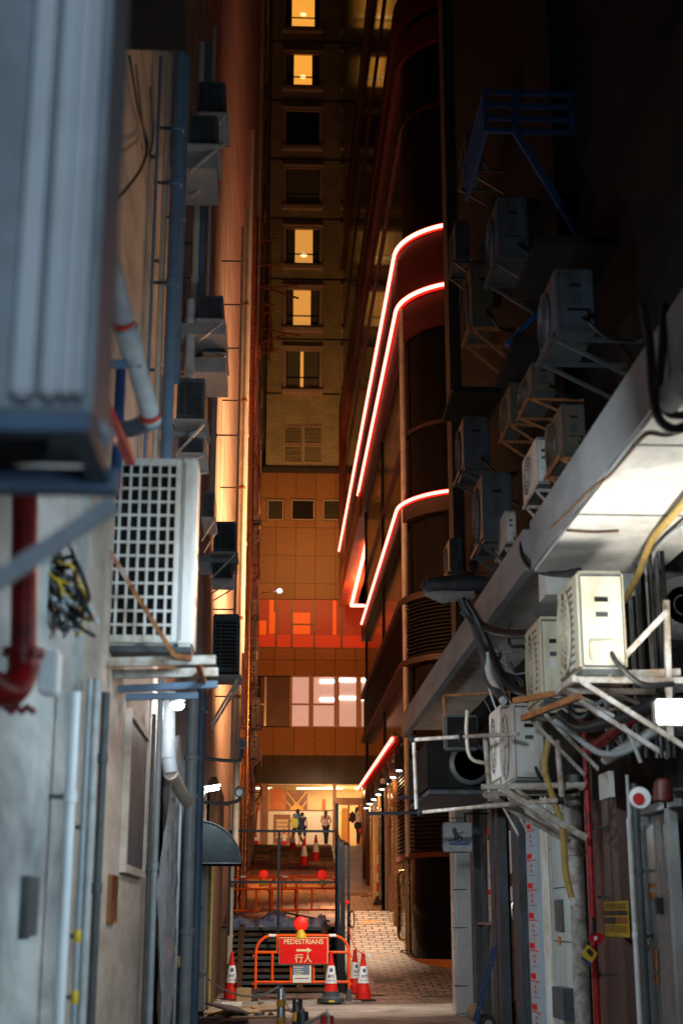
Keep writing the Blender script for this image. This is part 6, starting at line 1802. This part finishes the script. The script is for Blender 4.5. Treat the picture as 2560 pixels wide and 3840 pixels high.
p1 = person(682, 1941, 'person in a blue shirt and blue trousers walking left with a yellow green bag', R(35), 1.66,
   dict(knL=V(-.09, .16, .50), anL=V(-.09, .10, .10), toL=V(-.09, .24, .06), knR=V(.09, -.05, .48), anR=V(.09, -.30, .14), toR=V(.09, -.20, .03), elL=V(-.25, .08, 1.12), wrL=V(-.27, .25, .98)), 'bluecloth', 'navy', .2)
p1b = person(694, 1941, 'person in dark clothes half hidden behind the blue shirted walker', R(-20), 1.50,
   dict(knL=V(-.09, -.08, .48), anL=V(-.09, -.22, .12), toL=V(-.09, -.1, .03), knR=V(.09, .14, .48), anR=V(.09, .2, .08), toR=V(.09, .34, .03)), 'navy', 'navy', .12, shorts=True)
p2 = person(748, 1941, 'person with long dark hair, pale pink top and black trousers seen from behind', R(-12), 1.58,
   dict(elR=V(.24, .02, 1.12), wrR=V(.12, .2, 1.06), elL=V(-.23, .04, 1.12), wrL=V(-.10, .2, 1.02), knL=V(-.03, .02, .47), anL=V(-.03, 0, .08), toL=V(-.05, .14, .03), knR=V(.06, .0, .47), anR=V(.05, -.02, .08)), 'pinkcloth', 'blackcloth', .34)
p3 = person(822, 1941, 'person in a pale top and black trousers carrying a black backpack, looking right', R(-80), 1.76,
   dict(elR=V(.2, .10, 1.12), wrR=V(.16, .14, .88)), 'pinkcloth', 'blackcloth', .22)
def near(pers, off): 
    return pers.location + Vector((off[0], off[1], off[2]))
o = near(p3, (-.23, -.02, 1.02))
bp_ = thing('backpack', 'black backpack on the back of the person at the golden door', 'backpack', o)
mesh('pack', MB().rbox((o.x - .13, o.y - .15, o.z), (o.x + .1, o.y + .15, o.z + .5), .07, 3), 'blackcloth', bp_, True)
mesh('pocket', MB().rbox((o.x - .18, o.y - .11, o.z + .03), (o.x - .12, o.y + .11, o.z + .24), .03, 2), 'blackcloth', bp_, True)
o = near(p3, (.24, -.12, .42))
one('carrier_bag', MB().ball((o.x, o.y, o.z + .15), .18, 12, (.8, .5, 1.1)).tube([(o.x - .05, o.y, o.z + .3), (o.x, o.y, o.z + .44), (o.x + .05, o.y, o.z + .3)], .012, 6), 'teal', 'pale teal carrier bag hanging from the hand of the rightmost person', 'bag', smooth=True)
o = near(p3, (.1, -.2, .52))
one('red_bag', MB().ball((o.x, o.y, o.z + .13), .12, 12, (.8, .5, 1.1)).tube([(o.x, o.y, o.z + .2), (o.x + .04, o.y, o.z + .34)], .012, 6), 'packred', 'small red bag held beside the pale teal bag', 'bag', smooth=True)
o = near(p1, (-.1, -.22, .78))
one('shoulder_bag', MB().rbox((o.x - .16, o.y - .06, o.z), (o.x + .14, o.y + .06, o.z + .42), .05, 3).tube([(o.x - .05, o.y, o.z + .4), (o.x + .05, o.y + .1, o.z + .68), (o.x + .12, o.y, o.z + .4)], .015, 6), 'yellowcloth', 'yellow green bag on the shoulder of the blue shirted person', 'bag', smooth=True)

def split_loose(o):
    me = o.data; bm = bmesh.new(); bm.from_mesh(me); bm.verts.ensure_lookup_table()
    seen = set(); comps = []
    for v in bm.verts:
        if v.index in seen: continue
        st_ = [v]; cp = []; seen.add(v.index)
        while st_:
            q = st_.pop(); cp.append(q.index)
            for e in q.link_edges:
                r_ = e.other_vert(q)
                if r_.index not in seen: seen.add(r_.index); st_.append(r_)
        comps.append(cp)
    if len(comps) < 2: bm.free(); return
    par = o.parent; nm = o.name.split('.')[0]
    for cp in comps:
        mp_ = {j: i for i, j in enumerate(cp)}
        m2 = bpy.data.meshes.new(nm)
        m2.from_pydata([bm.verts[j].co.copy() for j in cp], [], [[mp_[v.index] for v in f.verts] for f in bm.faces if f.verts[0].index in mp_])
        for mt in me.materials: m2.materials.append(mt)
        n2 = bpy.data.objects.new(nm, m2); C.objects.link(n2); n2.parent = par; n2.location = o.location
    bm.free(); bpy.data.objects.remove(o)
for o in [o for o in bpy.data.objects if o.type == 'MESH' and o.name.split('.')[0] in ('lit_interior', 'orange_wall_panel', 'curtain', 'panel_joint', 'pier', 'tube_light', 'side_wall', 'mullion', 'shopfront_frame', 'ceiling_light', 'frosted_panel', 'golden_door', 'door_post', 'shop_side_wall', 'string_course', 'tile_joint', 'ground_floor_panel', 'louvre_panel', 'canopy') and o.parent and not kids(o)]:
    split_loose(o)
for a in list(AC.values()) + [WAC, BAR, WL] + list(CN.values()): wipe(a)
